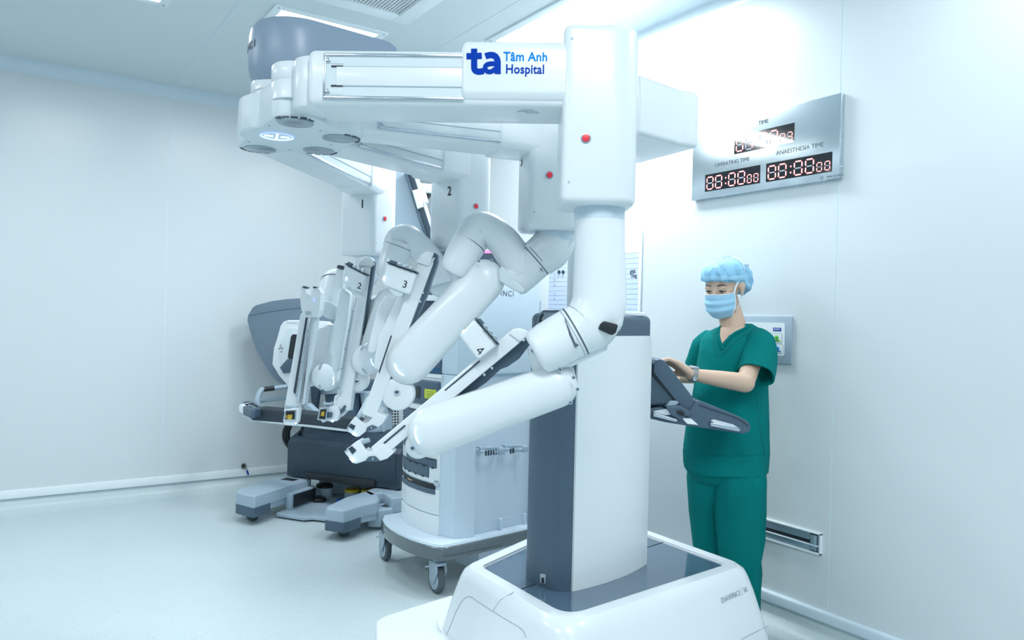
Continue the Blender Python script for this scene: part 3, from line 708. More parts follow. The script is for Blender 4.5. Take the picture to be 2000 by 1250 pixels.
# --- vertical posts at the ends of the beams
def post(k, px, d, top_z, bot_z, w_, dp, yaw, red, num, collar_px, col_r):
    c = pix(px, 300, d); M = frame(Vector((c.x, c.y, 0)), Matrix.Rotation(math.radians(yaw), 3, 'Z') @ r0, Matrix.Rotation(math.radians(yaw), 3, 'Z') @ f0)
    x0, x1 = -w_ / 2, w_ / 2
    sec = rpoly([(x0, -dp / 2), (x1, -dp / 2), (x1, dp / 2), (x0, dp / 2)], [.025, .075, .06, .03], 7)
    b = BM(); prism(b, sec, bot_z, top_z, M, bev=.018, seg=4); po = P('arm_post', b, m_white)
    zf = -dp / 2
    p = onp(red[0], red[1], M, 1, zf)
    b = BM(); cyl(b, (p.x, zf + .001, p.z), (p.x, zf - .003, p.z), .0125, seg=24, bev=.001, M=M); r_ = P('button_ring', b, m_disc, po)
    b = BM(); cyl(b, (p.x, zf, p.z), (p.x, zf - .006, p.z), .0095, seg=24, bev=.002, M=M); P('release_button', b, m_red, po)
    if num:
        s, nx, ny, side, sz = num
        if side == 'front':
            p = onp(nx, ny, M, 1, zf); T = M @ frame(Vector((p.x, zf - .0006, p.z)), (1, 0, 0), (0, 0, 1))
        else:
            p = onp(nx, ny, M, 0, x0); T = M @ frame(Vector((x0 - .0006, p.y, p.z)), (0, -1, 0), (0, 0, 1))
        b = BM(); text(b, s, sz, T, bold=.0008); P('number', b, m_ink, po)
    for sz_ in (.05, top_z - bot_z - .04):
        b = BM(); cyl(b, (x0 + .02, zf, bot_z + sz_), (x0 + .02, zf - .001, bot_z + sz_), .0028, seg=10, M=M); P('screw', b, m_grey, po)
    # collar under the post
    cc = pix(collar_px[0], collar_px[1], d); 
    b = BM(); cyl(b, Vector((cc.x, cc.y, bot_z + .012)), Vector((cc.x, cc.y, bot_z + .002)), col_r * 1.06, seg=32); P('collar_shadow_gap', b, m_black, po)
    b = BM(); cyl(b, Vector((cc.x, cc.y, bot_z + .01)), Vector((cc.x, cc.y, bot_z - .03)), col_r, seg=36); P('collar', b, m_cart, po)
    return M, cc
post(4, 1165, 1.95, 2.085, 1.640, .195, .20, 0, (1144, 270), None, (1171, 410), .0660)
post(3, 1078, 2.46, 2.05, 1.635,   .19, .20, 10, (1073, 342), ('3', 1019, 315, 'side', .050), (1086, 450), .066)
post(2, 905, 2.98, 2.05, 1.615, .185, .20, 42, (929, 403), ('2', 878, 374, 'side', .050), (905, 490), .066)
post(1, 726, 3.35, 2.05, 1.610, .185, .20, 60, (751, 427), ('1', 708, 399, 'side', .050), (724, 500), .066)

# --- shoulder tubes: helpers working in sight points (px, py, depth)
def T_(name, pts, rpx, m=m_white, flat=1.0, sm=6, seg=24, par=rob):
    P_ = [pix(x, y, d) for x, y, d in pts]; R = rpx if isinstance(rpx, (list, tuple)) else [rpx] * len(pts)
    R = [r * p[2] / F for r, p in zip(R, pts)]
    b = BM(); tube(b, P_, R, seg=seg, sm=sm, flat=flat, fdir=fw if flat != 1 else None); return P(name, b, m, par)
def band(p0, p1, rpx, w_, m, par, grow=1.02):
    a = pix(*p0); c = pix(*p1); ax = (c - a).normalized(); r = rpx * p0[2] / F * grow
    b = BM(); cyl(b, a - ax * w_ / 2, a + ax * w_ / 2, r, seg=32); return P('joint_seam', b, m, par)
def disk(name, px, py, d, rpx, thick, m, par=rob, yaw=0, pitch=0, bev=.004, off=0.0):
    M = imf(px, py, d, yaw, 0, pitch); r = rpx * d / F
    b = BM(); cyl(b, (0, 0, -thick + off), (0, 0, off), r, seg=36, bev=bev, M=M); return P(name, b, m, par)
def link(name, a, ra, c, rc, d, thick, bev, m=m_white, yaw=0, extra=None, par=rob):
    cx, cy = a; M = imf(cx, cy, d, yaw)
    k = 1 / math.cos(math.radians(yaw)) if yaw else 1
    pts = hull2(0, 0, ra * d / F, (c[0] - cx) * d / F * k, (cy - c[1]) * d / F, rc * d / F, 16)
    b = BM(); prism(b, pts, -thick, 0, M, bev=bev, seg=1); return P(name, b, m, par, ang=60), M
def arc(M, r, a0, a1, w_, par, z=.001, n=16):
    pts = [Vector((r * math.cos(math.radians(a0 + (a1 - a0) * i / n)), r * math.sin(math.radians(a0 + (a1 - a0) * i / n)), z)) for i in range(n + 1)]
    b = BM(); tube(b, pts, w_, seg=8, sm=0, M=M); P('light_arc', b, m_led, par)
def screw(px, py, d, rpx, par, m=m_metal):
    M = imf(px, py, d); r = rpx * d / F
    b = BM(); cyl(b, (0, 0, -.002), (0, 0, .002), r, seg=18, bev=r * .2, M=M); s = P('screw', b, m, par)
    b = BM(); cyl(b, (0, 0, .001), (0, 0, .0024), r * .5, seg=6, M=M); P('screw_socket', b, m_dgrey, s)
def iprism(name, pts, d, thick, m, par=rob, bev=.003, r=0, seg=3, z=0.0):
    M = imf(1000, 625, d); q = ipts(pts, d)
    if r: q = rpoly(q, r)
    b = BM(); prism(b, q, -thick + z, z, M, bev=bev, seg=seg); return P(name, b, m, par)

# ================= arm 4
tb4 = T_('upper_tube', [(1171, 428, 1.95), (1171, 480, 1.95), (1171, 560, 1.95), (1168, 600, 1.95), (1152, 632, 1.95), (1128, 646, 1.95)], [49, 49, 52, 54, 55, 50])
b = BM(); ball(b, pix(1168, 622, 1.95), 50 * 1.95 / F, s=(1, 1, .85)); P('elbow_cover', b, m_white)
sh4 = T_('shoulder_joint', [(1150, 634, 1.95), (1128, 646, 1.95), (1095, 664, 1.95), (1072, 677, 1.95), (1052, 688, 1.95), (1045, 692, 1.95)], [49, 51, 50, 49, 45, 36], sm=3, seg=32)
band((1124, 648, 1.95), (1072, 677, 1.95), 51, .004, m_inkg, sh4, 1.012)
band((1118, 651, 1.95), (1072, 677, 1.95), 51, .002, m_grey, sh4, 1.012)
iprism('joint_window', [(1173, 632), (1180, 627), (1208, 634), (1203, 650), (1196, 655), (1168, 643)], 1.875, .03, m_black, tb4, r=.006, bev=.002)
iprism('joint_slot', [(1104, 620), (1108, 633), (1124, 670), (1131, 674), (1124, 679), (1112, 655)], 1.882, .02, m_inkg, sh4, bev=.001)
iprism('label_bracket', [(1188, 676), (1181, 670), (1150, 683), (1112, 695), (1085, 706), (1100, 718), (1118, 716), (1186, 684)], 1.93, .03, m_white2, bev=.004)
iprism('wrist_housing', [(1031, 679), (1040, 690), (1100, 712), (1120, 716), (1126, 740), (1090, 760), (1052, 745), (1043, 735), (1036, 706)], 1.965, .11, m_white, r=.012, bev=.02)
L4, M_ = link('forearm', (1088, 757), 42, (840, 846), 47, 1.93, .115, .024)
L4c, _ = link('forearm_underside', (1070, 775), 30, (815, 873), 26, 1.96, .06, .02)
hub4 = L4
Mh = imf(843, 845, 1.928); arc(Mh, 33 * 1.91 / F, 158, 222, .0019, hub4, z=-.001)
for px, py in ((1094, 722), (1120, 737), (1128, 760), (1114, 786)): screw(px, py, 1.912 if px > 1100 else 1.925, 4.2, L4, m_grey)
screw(806, 875, 1.925, 6.5, L4c, m_grey)

# instrument rails: box beams with a dark flank
def rail(p0, p1, w_px, dark_px, name='insertion_rail', rot=0, cap_=True, depth=.05, left=False, strip=False):
    a = pix(*p0); c = pix(*p1); ax = (c - a); L = ax.length; ax.normalize()
    M = frame(a, ax, fw.cross(ax) if not left else fw.cross(ax)); w_ = w_px * p0[2] / F; dk = dark_px * p0[2] / F
    # local: x along the rail, y across (image), z towards or away from the viewer
    s = -1 if (M.to_3x3() @ Vector((0, 0, 1))).dot(fw) > 0 else 1
    b = BM(); prism(b, rpoly(rect(0, -w_ / 2, L, w_ / 2), [w_ * .45, .004, .004, w_ * .45], 6), -depth * .5, depth * .5, M, bev=.005); r = P(name, b, m_white)
    return M, r, L, w_, s
def darkflank(pts, d, par, thick=.03, r=.003): return iprism('dark_flank', pts, d, thick, m_slate, par, bev=.003, r=r)

# rail 4
M4r, R4, L4r, w4, s4 = rail((1013, 652, 2.04), (735, 884, 2.02), 29, 0, depth=.04)
darkflank([(1033, 653), (1038, 659), (1036, 672), (1019, 694), (1015, 700), (992, 716), (978, 721), (952, 745), (950, 747), (905, 778), (868, 796), (872, 790)], 2.05, R4, .035)
for px, py in ((961, 719), (946, 732)): screw(px, py, 2.008, 2.4, R4, m_white)
iprism('marker', [(1020, 665), (1024, 662), (1026, 664), (1022, 667)], 2.01, .005, m_white, R4, bev=0)
iprism('rail_end_cap', [(998, 647), (1003, 642), (1016, 641), (1028, 645), (1035, 652), (1016, 668), (994, 652)], 2.013, .035, m_white, R4, r=.005, bev=.006)
iprism('rail_edge_strip', [(746, 867), (790, 830), (792, 832), (749, 869)], 2.0, .01, m_dgrey, R4, bev=0)
iprism('rail_edge_strip', [(824, 799), (936, 704), (938, 706), (826, 801)], 2.01, .01, m_dgrey, R4, bev=0)
# carriage with its number, motor discs and lamp; corners given clockwise from the upper left
def carriage(c, d, num, npx, nang, nsz, lamp, thick=.075, r=.008, back=True, discs=3, latch=.0):
    cr = iprism('carriage', c, d, thick, m_white, r=r, bev=.010, seg=4)
    a, b2 = Vector(c[0]), Vector(c[1]); ax = (b2 - a); n = Vector((ax.y, -ax.x)).normalized()
    if n.y > 0: n = -n
    q = [a, b2, b2 + n * 2.6, a + n * 2.6]; iprism('carriage_lid', [tuple(v) for v in q], d - .003, thick - .008, m_dgrey, cr, bev=.001)
    l0 = a + ax * .04 + n * 2; q = [l0, l0 + ax * .22, l0 + ax * .24 + n * 6, l0 + ax * .06 + n * 6]
    iprism('release_lever', [tuple(v) for v in q], d - .008, thick - .03, m_slate, cr, r=.002, bev=.002)
    for j in range(discs):
        p = a + ax * (.40 + .2 * j) + n * 2; w_ = ax.length * .07; u = ax.normalized()
        q = [p - u * w_, p + u * w_, p + u * w_ + n * 4, p + u * w_ * .5 + n * 6.5, p - u * w_ * .5 + n * 6.5, p - u * w_ + n * 4]
        iprism('drive_disc', [tuple(v) for v in q], d - .015, .02, m_metal, cr, bev=.001)
    if num:
        M = imf(npx[0], npx[1], d - .0004, 0, nang); b = BM(); hs = nsz * d / F
        if num == '4':
            V3 = [Vector((x * hs, y * hs, 0)) for x, y in ((.10, .34), (-.26, -.12), (.24, -.12))]
            for p_, q_2 in ((V3[0], V3[1]), (V3[1], V3[2]), (Vector((.10 * hs, .36 * hs, 0)), Vector((.10 * hs, -.34 * hs, 0)))): tube(b, [p_, q_2], .042 * hs, seg=6, sm=0, M=M)
        else: text(b, num, hs, M, bold=.0001)
        P('number', b, m_ink, cr)
    if lamp:
        x0, y0, x1, y1, w_ = lamp; M = imf(x0, y0, d - .001); dx, dy = (x1 - x0) * d / F, (y0 - y1) * d / F
        b = BM(); tube(b, [Vector((0, 0, 0)), Vector((dx, dy, 0))], w_ * d / F, seg=10, sm=0, M=M); P('carriage_lamp', b, m_led, cr)
    return cr
cr4 = carriage([(927, 622), (973, 674), (934, 704), (896, 655)], 1.98, '4', (938, 685), -42, 23, (903, 650, 908, 645, 2.6), r=.011)
# cannula mount: template in pixels of arm 4, turned and scaled for the others
TIP = [(672, 883), (688, 868), (702, 860), (706, 865), (713, 878), (718, 883), (726, 882), (736, 877), (748, 866), (770, 884), (756, 896), (744, 900), (716, 899), (708, 902), (696, 906), (690, 905)]
def tip(tf, d, thick=.05):
    g = lambda L: [tf(*p) for p in L]
    t = iprism('cannula_mount', g(TIP), d, thick, m_white, r=.003, bev=.006)
    iprism('mount_window', g([(680, 876), (687, 871), (696, 880), (688, 888)]), d - .002, .02, m_dgrey, t, bev=.001)
    iprism('mount_clip', g([(672, 882), (679, 875), (681, 878), (675, 885)]), d - .002, .02, m_metal, t, bev=.001)
    iprism('mount_bracket', g([(714, 899), (720, 892), (732, 891), (741, 899), (740, 901), (714, 902)]), d - .004, .03, m_slate, t, r=.003, bev=.002)
    iprism('bracket_pin', g([(726.5, 894), (729.5, 894), (729.5, 899), (726.5, 899)]), d - .006, .02, m_metal, t, bev=.0005)
    a, c = tf(684, 894), tf(691, 902); M = imf(a[0], a[1], d - .003)
    b = BM(); tube(b, [Vector((0, 0, 0)), Vector(((c[0] - a[0]) * d / F, (a[1] - c[1]) * d / F, 0))], .0042, seg=10, sm=0, M=M); P('mount_lamp', b, m_led, t)
    h = [tf(*p) for p in ((703, 866), (712, 862), (722, 859))]
    b = BM(); tube(b, [pix(*p, d + .01) for p in h], [.006, .0075, .006], seg=12); P('grip_handle', b, m_grey, t)
    h = [tf(*p) for p in ((712, 864), (718, 874))]
    b = BM(); tube(b, [pix(*p, d + .015) for p in h], .005, seg=10, sm=0); P('grip_stem', b, m_dgrey, t)
    return t
tip(lambda x, y: (x, y), 1.99)

# ================= arm 3
tb3 = T_('upper_tube', [(1086, 463, 2.46), (1084, 471, 2.46), (1072, 488, 2.46), (1050, 505, 2.46)], [38, 40, 42, 38])
iprism('elbow_cover', [(1048, 464), (1122, 464), (1121, 470), (1075, 527), (1024, 476), (1040, 474)], 2.41, .08, m_white, r=.02, bev=.03)
sh3 = T_('shoulder_joint', [(1056, 500, 2.46), (1045, 508, 2.46), (1020, 530, 2.46), (1003, 545, 2.46), (996, 551, 2.46)], [38, 38, 38, 37, 31], sm=3, seg=32)
band((1045, 508, 2.46), (1003, 545, 2.46), 38, .003, m_inkg, sh3, 1.012)
band((1050, 504, 2.46), (1003, 545, 2.46), 38, .002, m_inkg, sh3, 1.012)
iprism('joint_slot', [(1034, 491), (1045, 500), (1061, 531), (1056, 526)], 2.405, .02, m_inkg, sh3, bev=.001)
ar3 = T_('curved_bracket', [(1018, 535, 2.46), (1005, 505, 2.46), (985, 474, 2.46), (960, 452, 2.46), (938, 447, 2.46), (926, 458, 2.46), (918, 474, 2.46)], [34, 34, 32, 32, 34, 34, 33], flat=1.15)
cy3 = T_('swivel_cylinder', [(922, 466, 2.45), (915, 478, 2.45), (900, 503, 2.44), (889, 522, 2.43), (884, 531, 2.43)], [34, 34, 32.5, 29, 24], sm=3, seg=32)
band((917, 476, 2.45), (900, 503, 2.44), 34, .002, m_inkg, cy3, 1.01)
iprism('bracket_lip', [(974, 530), (980, 518), (1025, 566), (1020, 572), (1005, 567), (975, 548)], 2.40, .05, m_white2, ar3, r=.005, bev=.004)
L3, _ = link('forearm', (944, 546), 41, (795, 708), 44, 2.40, .12, .026)
hub3 = L3
arc(imf(797, 708, 2.398), 27 * 2.37 / F, 184, 252, .0022, hub3, z=-.001)
for px, py in ((935.5, 510), (960, 509)): screw(px, py, 2.385, 3.2, L3, m_grey)
pv3 = disk('rail_pivot', 776, 770, 2.43, 33, .05, m_white, bev=.012); screw(775, 766, 2.424, 6, pv3, m_metal)
_, R3, *_ = rail((838, 503, 2.47), (722, 812, 2.45), 27, 0, depth=.05)
darkflank([(848, 493), (856, 498), (855, 512), (843, 545), (836, 570), (800, 650), (792, 668), (795, 655), (826, 560)], 2.455, R3, .05)
iprism('marker', [(846, 503), (849, 503), (847, 509), (844, 509)], 2.43, .004, m_white, R3, bev=0)
iprism('rail_end_cap', [(816, 508), (822, 497), (834, 491), (847, 493), (838, 520), (812, 512)], 2.437, .05, m_white, R3, r=.006, bev=.006)
for px, py in ((826, 572), (820.5, 589)): screw(px, py, 2.402, 2.0, R3, m_white)
iprism('rail_edge_strip', [(763, 655), (765, 656), (741, 728), (739, 727)], 2.41, .01, m_dgrey, R3, bev=0)
cr3 = carriage([(755, 513), (814, 533), (800, 577), (745, 556)], 2.40, '3', (791, 556), -14, 20, (749, 548, 751, 539, 2.4), r=.013)
iprism('carriage_foot', [(752, 556), (790, 572), (782, 580), (770, 578)], 2.41, .06, m_white2, cr3, r=.01, bev=.006)
# parallel link behind carriage 3
iprism('rear_link', [(752, 577), (776, 574), (786, 580), (760, 640), (735, 690), (716, 690), (724, 650), (738, 598)], 2.56, .06, m_white, r=.02, bev=.02)
iprism('rear_link', [(780, 573), (798, 580), (752, 720), (728, 724), (738, 660)], 2.51, .05, m_white, r=.02, bev=.018)
a3 = math.radians(20); 
def tf3(x, y):
    dx, dy = (x - 740) * .86, (y - 884) * .86; c, s = math.cos(-a3), math.sin(-a3); return 731 + dx * c - dy * s, 822 + dx * s + dy * c
tip(tf3, 2.42)
iprism('rail_foot', [(722, 790), (748, 800), (742, 822), (724, 830), (705, 828), (712, 806)], 2.45, .05, m_white, r=.008, bev=.01)
iprism('rail_shroud', [(708, 790), (715, 776), (740, 772), (738, 790), (722, 816), (694, 826), (696, 812)], 2.50, .03, m_white2, r=.008, bev=.006)

# ================= arm 2
T_('upper_tube', [(905, 492, 2.98), (903, 505, 2.98), (893, 525, 2.98), (876, 545, 2.98), (862, 556, 2.98)], [32, 32, 32, 31, 27])
ar2 = T_('curved_bracket', [(858, 556, 2.92), (850, 528, 2.92), (838, 504, 2.92), (815, 480, 2.92), (795, 466, 2.92), (781, 471, 2.92), (775, 488, 2.92)], [25, 26, 26, 26, 28, 29, 28], flat=1.15)
disk('shoulder_joint', 860, 556, 2.90, 25, .12, m_white2, bev=.03)
cy2 = T_('swivel_cylinder', [(781, 474, 2.90), (778, 484, 2.90), (770, 506, 2.90), (762, 530, 2.89), (758, 543, 2.89)], [29, 29, 28.5, 27, 22], sm=3, seg=32)
band((779, 482, 2.90), (770, 506, 2.90), 29, .002, m_inkg, cy2, 1.01)
L2, _ = link('forearm', (757, 590), 27, (727, 698), 31, 2.86, .06, .022)
pl2, _ = link('forearm_rear', (735, 600), 24, (705, 688), 26, 2.93, .06, .022)
hb2 = disk('wrist_hub', 722, 703, 2.85, 31, .05, m_white, yaw=35, bev=.018)
b = BM(); tube(b, [pix(x, y, 2.835) for x, y in ((719, 671), (708, 679), (702.5, 692), (703, 708), (708, 721), (716, 731))], .0045, seg=10, flat=.5, fdir=fw); P('chrome_ring', b, m_metal, hb2)
arc(imf(742, 702, 2.838), 17 * 2.84 / F, 175, 258, .0022, hb2, z=0)
screw(696.5, 687, 2.90, 2.5, pl2, m_metal)
pv2 = disk('rail_pivot', 697, 744, 2.88, 22, .05, m_white, bev=.012); screw(697, 745, 2.876, 5, pv2, m_metal)
_, R2, *_ = rail((716, 512, 2.93), (673, 800, 2.88), 26, 0, depth=.06)
darkflank([(729, 508), (732, 512), (712, 640), (702, 672), (699, 668), (706, 640)], 2.90, R2, .04, r=.001)
iprism('marker', [(730, 513), (732, 513), (731, 518), (729, 518)], 2.865, .004, m_white, R2, bev=0)
iprism('rail_end_cap', [(700, 520), (702, 507), (712, 500), (724, 502), (730, 510), (728, 522), (700, 520)], 2.893, .06, m_white, R2, r=.008, bev=.008)
for px, py in ((693, 608), (686, 645)): pass
iprism('rail_strip', [(691, 582), (695, 580), (676, 690), (663, 772), (658, 771), (672, 690)], 2.842, .02, m_metal, R2, bev=.0005)
for px, py in ((688, 608), (681, 645), (674, 682), (667.5, 720), (661, 758)): screw(px, py, 2.838, 1.6, R2, m_grey)
cr2 = carriage([(673, 516), (714, 537), (706, 572), (668, 554)], 2.83, '2', (702, 559), -15, 17, (676, 548, 677, 541, 1.8), r=.012)
iprism('carriage_prong', [(657, 523), (671, 525), (668, 566), (655, 562), (653, 548)], 2.90, .07, m_white, cr2, r=.008, bev=.008)
iprism('release_lever', [(657, 523), (660, 517), (671, 519), (671, 526)], 2.885, .05, m_dgrey, cr2, r=.002, bev=.002)
iprism('forearm_side', [(665, 560), (685, 572), (676, 640), (660, 725), (650, 728), (646, 690), (655, 620)], 2.98, .05, m_white2, r=.02, bev=.018)
iprism('rail_foot', [(653, 772), (688, 776), (680, 800), (670, 812), (655, 822), (640, 824), (640, 800), (650, 792)], 2.88, .05, m_white, r=.008, bev=.01)
t2 = iprism('cannula_mount', [(638, 796), (660, 793), (664, 806), (658, 823), (640, 822), (630, 826), (624, 818), (638, 815)], 2.83, .05, m_white, r=.004, bev=.006)
iprism('socket_frame', [(624, 797), (640, 796), (637, 822), (619, 820)], 2.80, .04, m_metal, t2, r=.003, bev=.001)
iprism('socket', [(626, 800), (637.5, 799), (635, 819), (622.5, 818)], 2.797, .02, m_black, t2, bev=0)
iprism('gold_contact', [(628, 804), (634, 804), (633, 813), (626, 812)], 2.794, .01, m_gold, t2, bev=.0005)
iprism('mount_window', [(641, 806), (648, 806), (647, 816), (639, 816)], 2.815, .02, m_slate, t2, bev=.001)
iprism('mount_bracket', [(664, 804), (672, 791), (675, 794), (672, 803), (664, 810)], 2.84, .03, m_slate, t2, r=.003, bev=.002)
b = BM(); tube(b, [pix(632, 787.5, 2.84), pix(637, 789, 2.84), pix(646, 789, 2.84), pix(651, 787, 2.84)], [.007, .006, .006, .007], seg=12); P('grip_handle', b, m_grey, t2)
b = BM(); tube(b, [pix(647, 822, 2.81), pix(652, 822.5, 2.81)], .0045, seg=10, sm=0); P('mount_lamp', b, m_led, t2)

# ================= arm 1
T_('upper_tube', [(722, 505, 3.35), (716, 530, 3.35), (700, 545, 3.35), (680, 548, 3.35), (664, 548, 3.33)], [28, 28, 28, 27, 25])
cy1 = T_('swivel_cylinder', [(658, 540, 3.30), (655, 552, 3.28), (649, 580, 3.24), (644, 606, 3.20)], [22, 27, 28, 24], sm=4, seg=32)
band((655, 550, 3.28), (649, 580, 3.24), 27, .002, m_inkg, cy1, 1.012)
disk('cylinder_end', 642, 607, 3.185, 22, .01, m_white2, yaw=-18, pitch=38, bev=.002, par=cy1)
iprism('forearm', [(618, 640), (640, 634), (668, 640), (664, 690), (658, 745), (648, 762), (630, 766), (622, 730), (606, 700), (612, 660)], 3.18, .10, m_white, r=.03, bev=.025)
iprism('forearm_cover', [(662, 600), (680, 606), (672, 660), (655, 700), (640, 690), (648, 640)], 3.16, .05, m_white, r=.02, bev=.018)
hb1 = disk('wrist_hub', 640, 736, 3.10, 25, .05, m_white, yaw=58, bev=.018)
b = BM(); tube(b, [pix(x, y, 3.075) for x, y in ((630, 709), (625, 718), (623, 733), (623.5, 750), (627, 762))], .0055, seg=10, flat=.5, fdir=fw); P('chrome_ring', b, m_metal, hb1)
disk('wrist_hub', 614, 728, 3.16, 27, .05, m_white, yaw=62, bev=.015)
b = BM(); tube(b, [pix(650.5, 736, 3.07), pix(652, 746, 3.068), pix(650, 752, 3.07)], .0022, seg=8, sm=3); P('light_arc', b, m_led, hb1)
_, R1, *_ = rail((604, 610, 3.12), (571, 806, 3.08), 27, 0, depth=.05)
iprism('rail_edge_strip', [(597, 620), (600, 620), (576, 770), (573, 765)], 3.045, .01, m_dgrey, R1, bev=0)
iprism('rail_strip', [(601, 622), (606, 622), (597, 690), (584, 785), (578, 784), (591, 690)], 3.043, .012, m_metal, R1, bev=.0005)
iprism('rail_edge', [(618, 560), (624, 562), (611, 670), (594, 790), (590, 790), (604, 670)], 3.06, .06, m_white2, R1, bev=.001)
for px, py in ((601, 646), (595, 677), (589, 708), (583.5, 740), (578, 773)): screw(px, py, 3.041, 1.5, R1, m_grey)
cr1 = iprism('carriage', [(588, 562), (596, 562), (599, 575), (604, 585), (609, 575), (612, 562), (622, 562), (627, 572), (624, 605), (619, 620), (596, 618), (588, 605), (586, 585)], 3.02, .07, m_white, r=.004, bev=.008)
for q in ([(589, 561), (593, 558.5), (598, 560), (597, 563)], [(610, 562), (613, 559), (617, 560), (617, 563)]): iprism('release_lever', q, 3.015, .05, m_dgrey, cr1, r=.001, bev=.001)
b = BM(); M = imf(602, 612, 3.017)
for i in range(5):
    for j in range(3): box(b, ((i - 2) * .0052, (j - 1) * .0058, 0), (.003, .0035, .001), M)
P('carriage_vents', b, m_grey, cr1, stuff=True)
b = BM(); tube(b, [pix(613.5, 588, 3.018), pix(614, 582, 3.018)], .0025, seg=8, sm=0); P('carriage_lamp', b, m_ledb, cr1)
t1 = iprism('cannula_mount', [(556, 800), (580, 796), (584, 800), (580, 826), (574, 832), (556, 831), (552, 822)], 3.03, .05, m_white, r=.006, bev=.006)
iprism('socket_frame', [(556, 801), (578, 800), (577, 822), (553, 821)], 3.02, .05, m_metal, t1, r=.003, bev=.001)
iprism('socket', [(558.5, 803), (575.5, 802.5), (575, 819.5), (556.5, 819)], 3.017, .02, m_black, t1, bev=0)
iprism('gold_contact', [(562, 810), (571, 810), (570, 819), (561, 819)], 3.014, .01, m_gold, t1, bev=.0005)
iprism('gold_contact', [(558, 811), (561, 811), (560, 817), (558, 817)], 3.014, .01, m_gold, t1, bev=.0005)
b = BM(); tube(b, [pix(558, 794, 3.04), pix(562, 795.5, 3.04), pix(577, 795.5, 3.04), pix(582, 794.5, 3.04)], [.0065, .0055, .0055, .0065], seg=12); P('grip_handle', b, m_grey, t1)
b = BM(); tube(b, [pix(577, 826.5, 3.01), pix(578.5, 828, 3.01)], .0042, seg=10, sm=0); P('mount_lamp', b, m_led, t1)
m_navy = mat('navy_screen', (.015, .045, .09), .15, emit=(.02, .10, .22), es=.5)
# ================================================================ surgeon console at the far wall
MN = pframe(-1.17, 5.12, -22.6)
con = thing('surgeon_console', 'grey surgeon console with a curved hood, armrest and foot pedals, at the far wall', 'console', MN)
def C(name, b, m, par=con, **k): return mk(name, b, m, par, **k)
def cpr(name, pts, y, thick, m, par=con, bev=.006, r=0, seg=3):
    """outline seen in the photograph, lying in the console plane y, extruded backwards"""
    Mp = frame(MN @ Vector((0, y, 0)), MN.to_3x3() @ Vector((1, 0, 0)), Z)     # z of this frame = towards the front
    q = [(v.x, v.y) for v in (onp(a, c, Mp, 2, 0) for a, c in pts)]
    if r: q = rpoly(q, r)
    b = BM(); prism(b, q, -thick, 0, Mp, bev=bev, seg=seg); return C(name, b, m, par)
# base box: profile (y, z) along x
pr = rpoly([(0, .20), (0, .43), (.03, .465), (.22, .545), (.44, .545), (.44, .20), (.04, .20)], [.005, .03, .02, .04, .03, .01, .01], 4)
TX = MN @ Matrix(((0, 0, 1, -.43), (1, 0, 0, 0), (0, 1, 0, 0), (0, 0, 0, 1)))
b = BM(); prism(b, pr, 0, .92, TX, bev=.012); bb_ = C('base_box', b, m_dgrey)
b = BM(); box(b, (0.03, -.002, .335), (.86, .008, .20), MN, bev=.003); C('front_panel', b, m_dgrey, bb_)
b = BM(); box(b, (.03, .02, .222), (.56, .08, .046), MN, bev=.003); C('foot_recess', b, m_black, bb_)
b = BM(); tube(b, [MN @ Vector((.03, -.003, .435)), MN @ Vector((.035, .02, .462)), MN @ Vector((.05, .2, .54))], .002, seg=6, sm=0); C('lid_joint', b, m_black, bb_)
b = BM(); box(b, (0.03, .37, .105), (.84, .12, .19), MN, bev=.01); C('chassis', b, m_slate)
# legs
def leg(x0, x1, y0, y1, bx0, nm='foot_leg', rear=None, trace=None):
    q = [(x0, y0 + .02), (x0 + .03, y0), (x1 - .02, y0 - .005), (x1, y0 + .02), (x1, y1), (x0, y1)]
    if rear: q = [(x0, y0 + .02), (x0 + .03, y0), (x1 - .04, y0 - .005), (x1 + .005, y0 + .05), (x1 + .02, -.16)] + rear + [(x0 - .01, -.15)]
    if trace: q = [(v.x, v.y) for v in (MN.inverted() @ atz(x, y, .19) for x, y in trace)]; x0 = min(p[0] for p in q if p[1] < -.3); x1 = max(p[0] for p in q if p[1] < -.3); y0 = min(p[1] for p in q)
    b = BM(); prism(b, rpoly(q, .02, 4), .115, .19, MN, bev=.018, seg=3, top_only=True); g = C(nm, b, m_grey)
    def clipy(poly, ym):
        o = []
        for (ax_, ay_), (bx_, by_) in zip(poly, poly[1:] + poly[:1]):
            if ay_ <= ym: o.append((ax_, ay_))
            if (ay_ <= ym) != (by_ <= ym): k_ = (ym - ay_) / (by_ - ay_); o.append((ax_ + (bx_ - ax_) * k_, ym))
        return o
    cq = clipy([tuple(p) for p in q], y0 + .16); cmx = sum(p[0] for p in cq) / len(cq); cmy = sum(p[1] for p in cq) / len(cq)
    q2 = [(cmx + (x - cmx) * 1.05, cmy + (y - cmy) * 1.05) for x, y in cq]
    q2_ = [(x0 - .004, y0 + .016), (x0 + .028, y0 - .006), (x1 - .018, y0 - .010), (x1 + .004, y0 + .018), (x1 + .004, y0 + .15), (x0 - .004, y0 + .15)]
    b = BM(); prism(b, rpoly(q2, .025, 4), .055, .118, MN, bev=.004); C('bumper', b, m_slate, g)
    b = BM(); prism(b, [(cmx + (x - cmx) * .93, y) for x, y in [tuple(p) for p in q]], .075, .13, MN, bev=.004); C('leg_underside', b, m_grey, g)
    for yy in (y0 + .11, ):
        b = BM(); cyl(b, (cmx - .025, yy, .035), (cmx + .025, yy, .035), .034, seg=20, bev=.006, M=MN); C('caster', b, m_rubber, g)
    return g
LEGL = [(462, 962), (464, 957), (506, 940), (540, 931), (575, 927), (608, 928), (606, 936), (564, 949), (500, 969), (496, 970)]
g = leg(-.44, -.265, -.50, .12, 0, trace=LEGL)
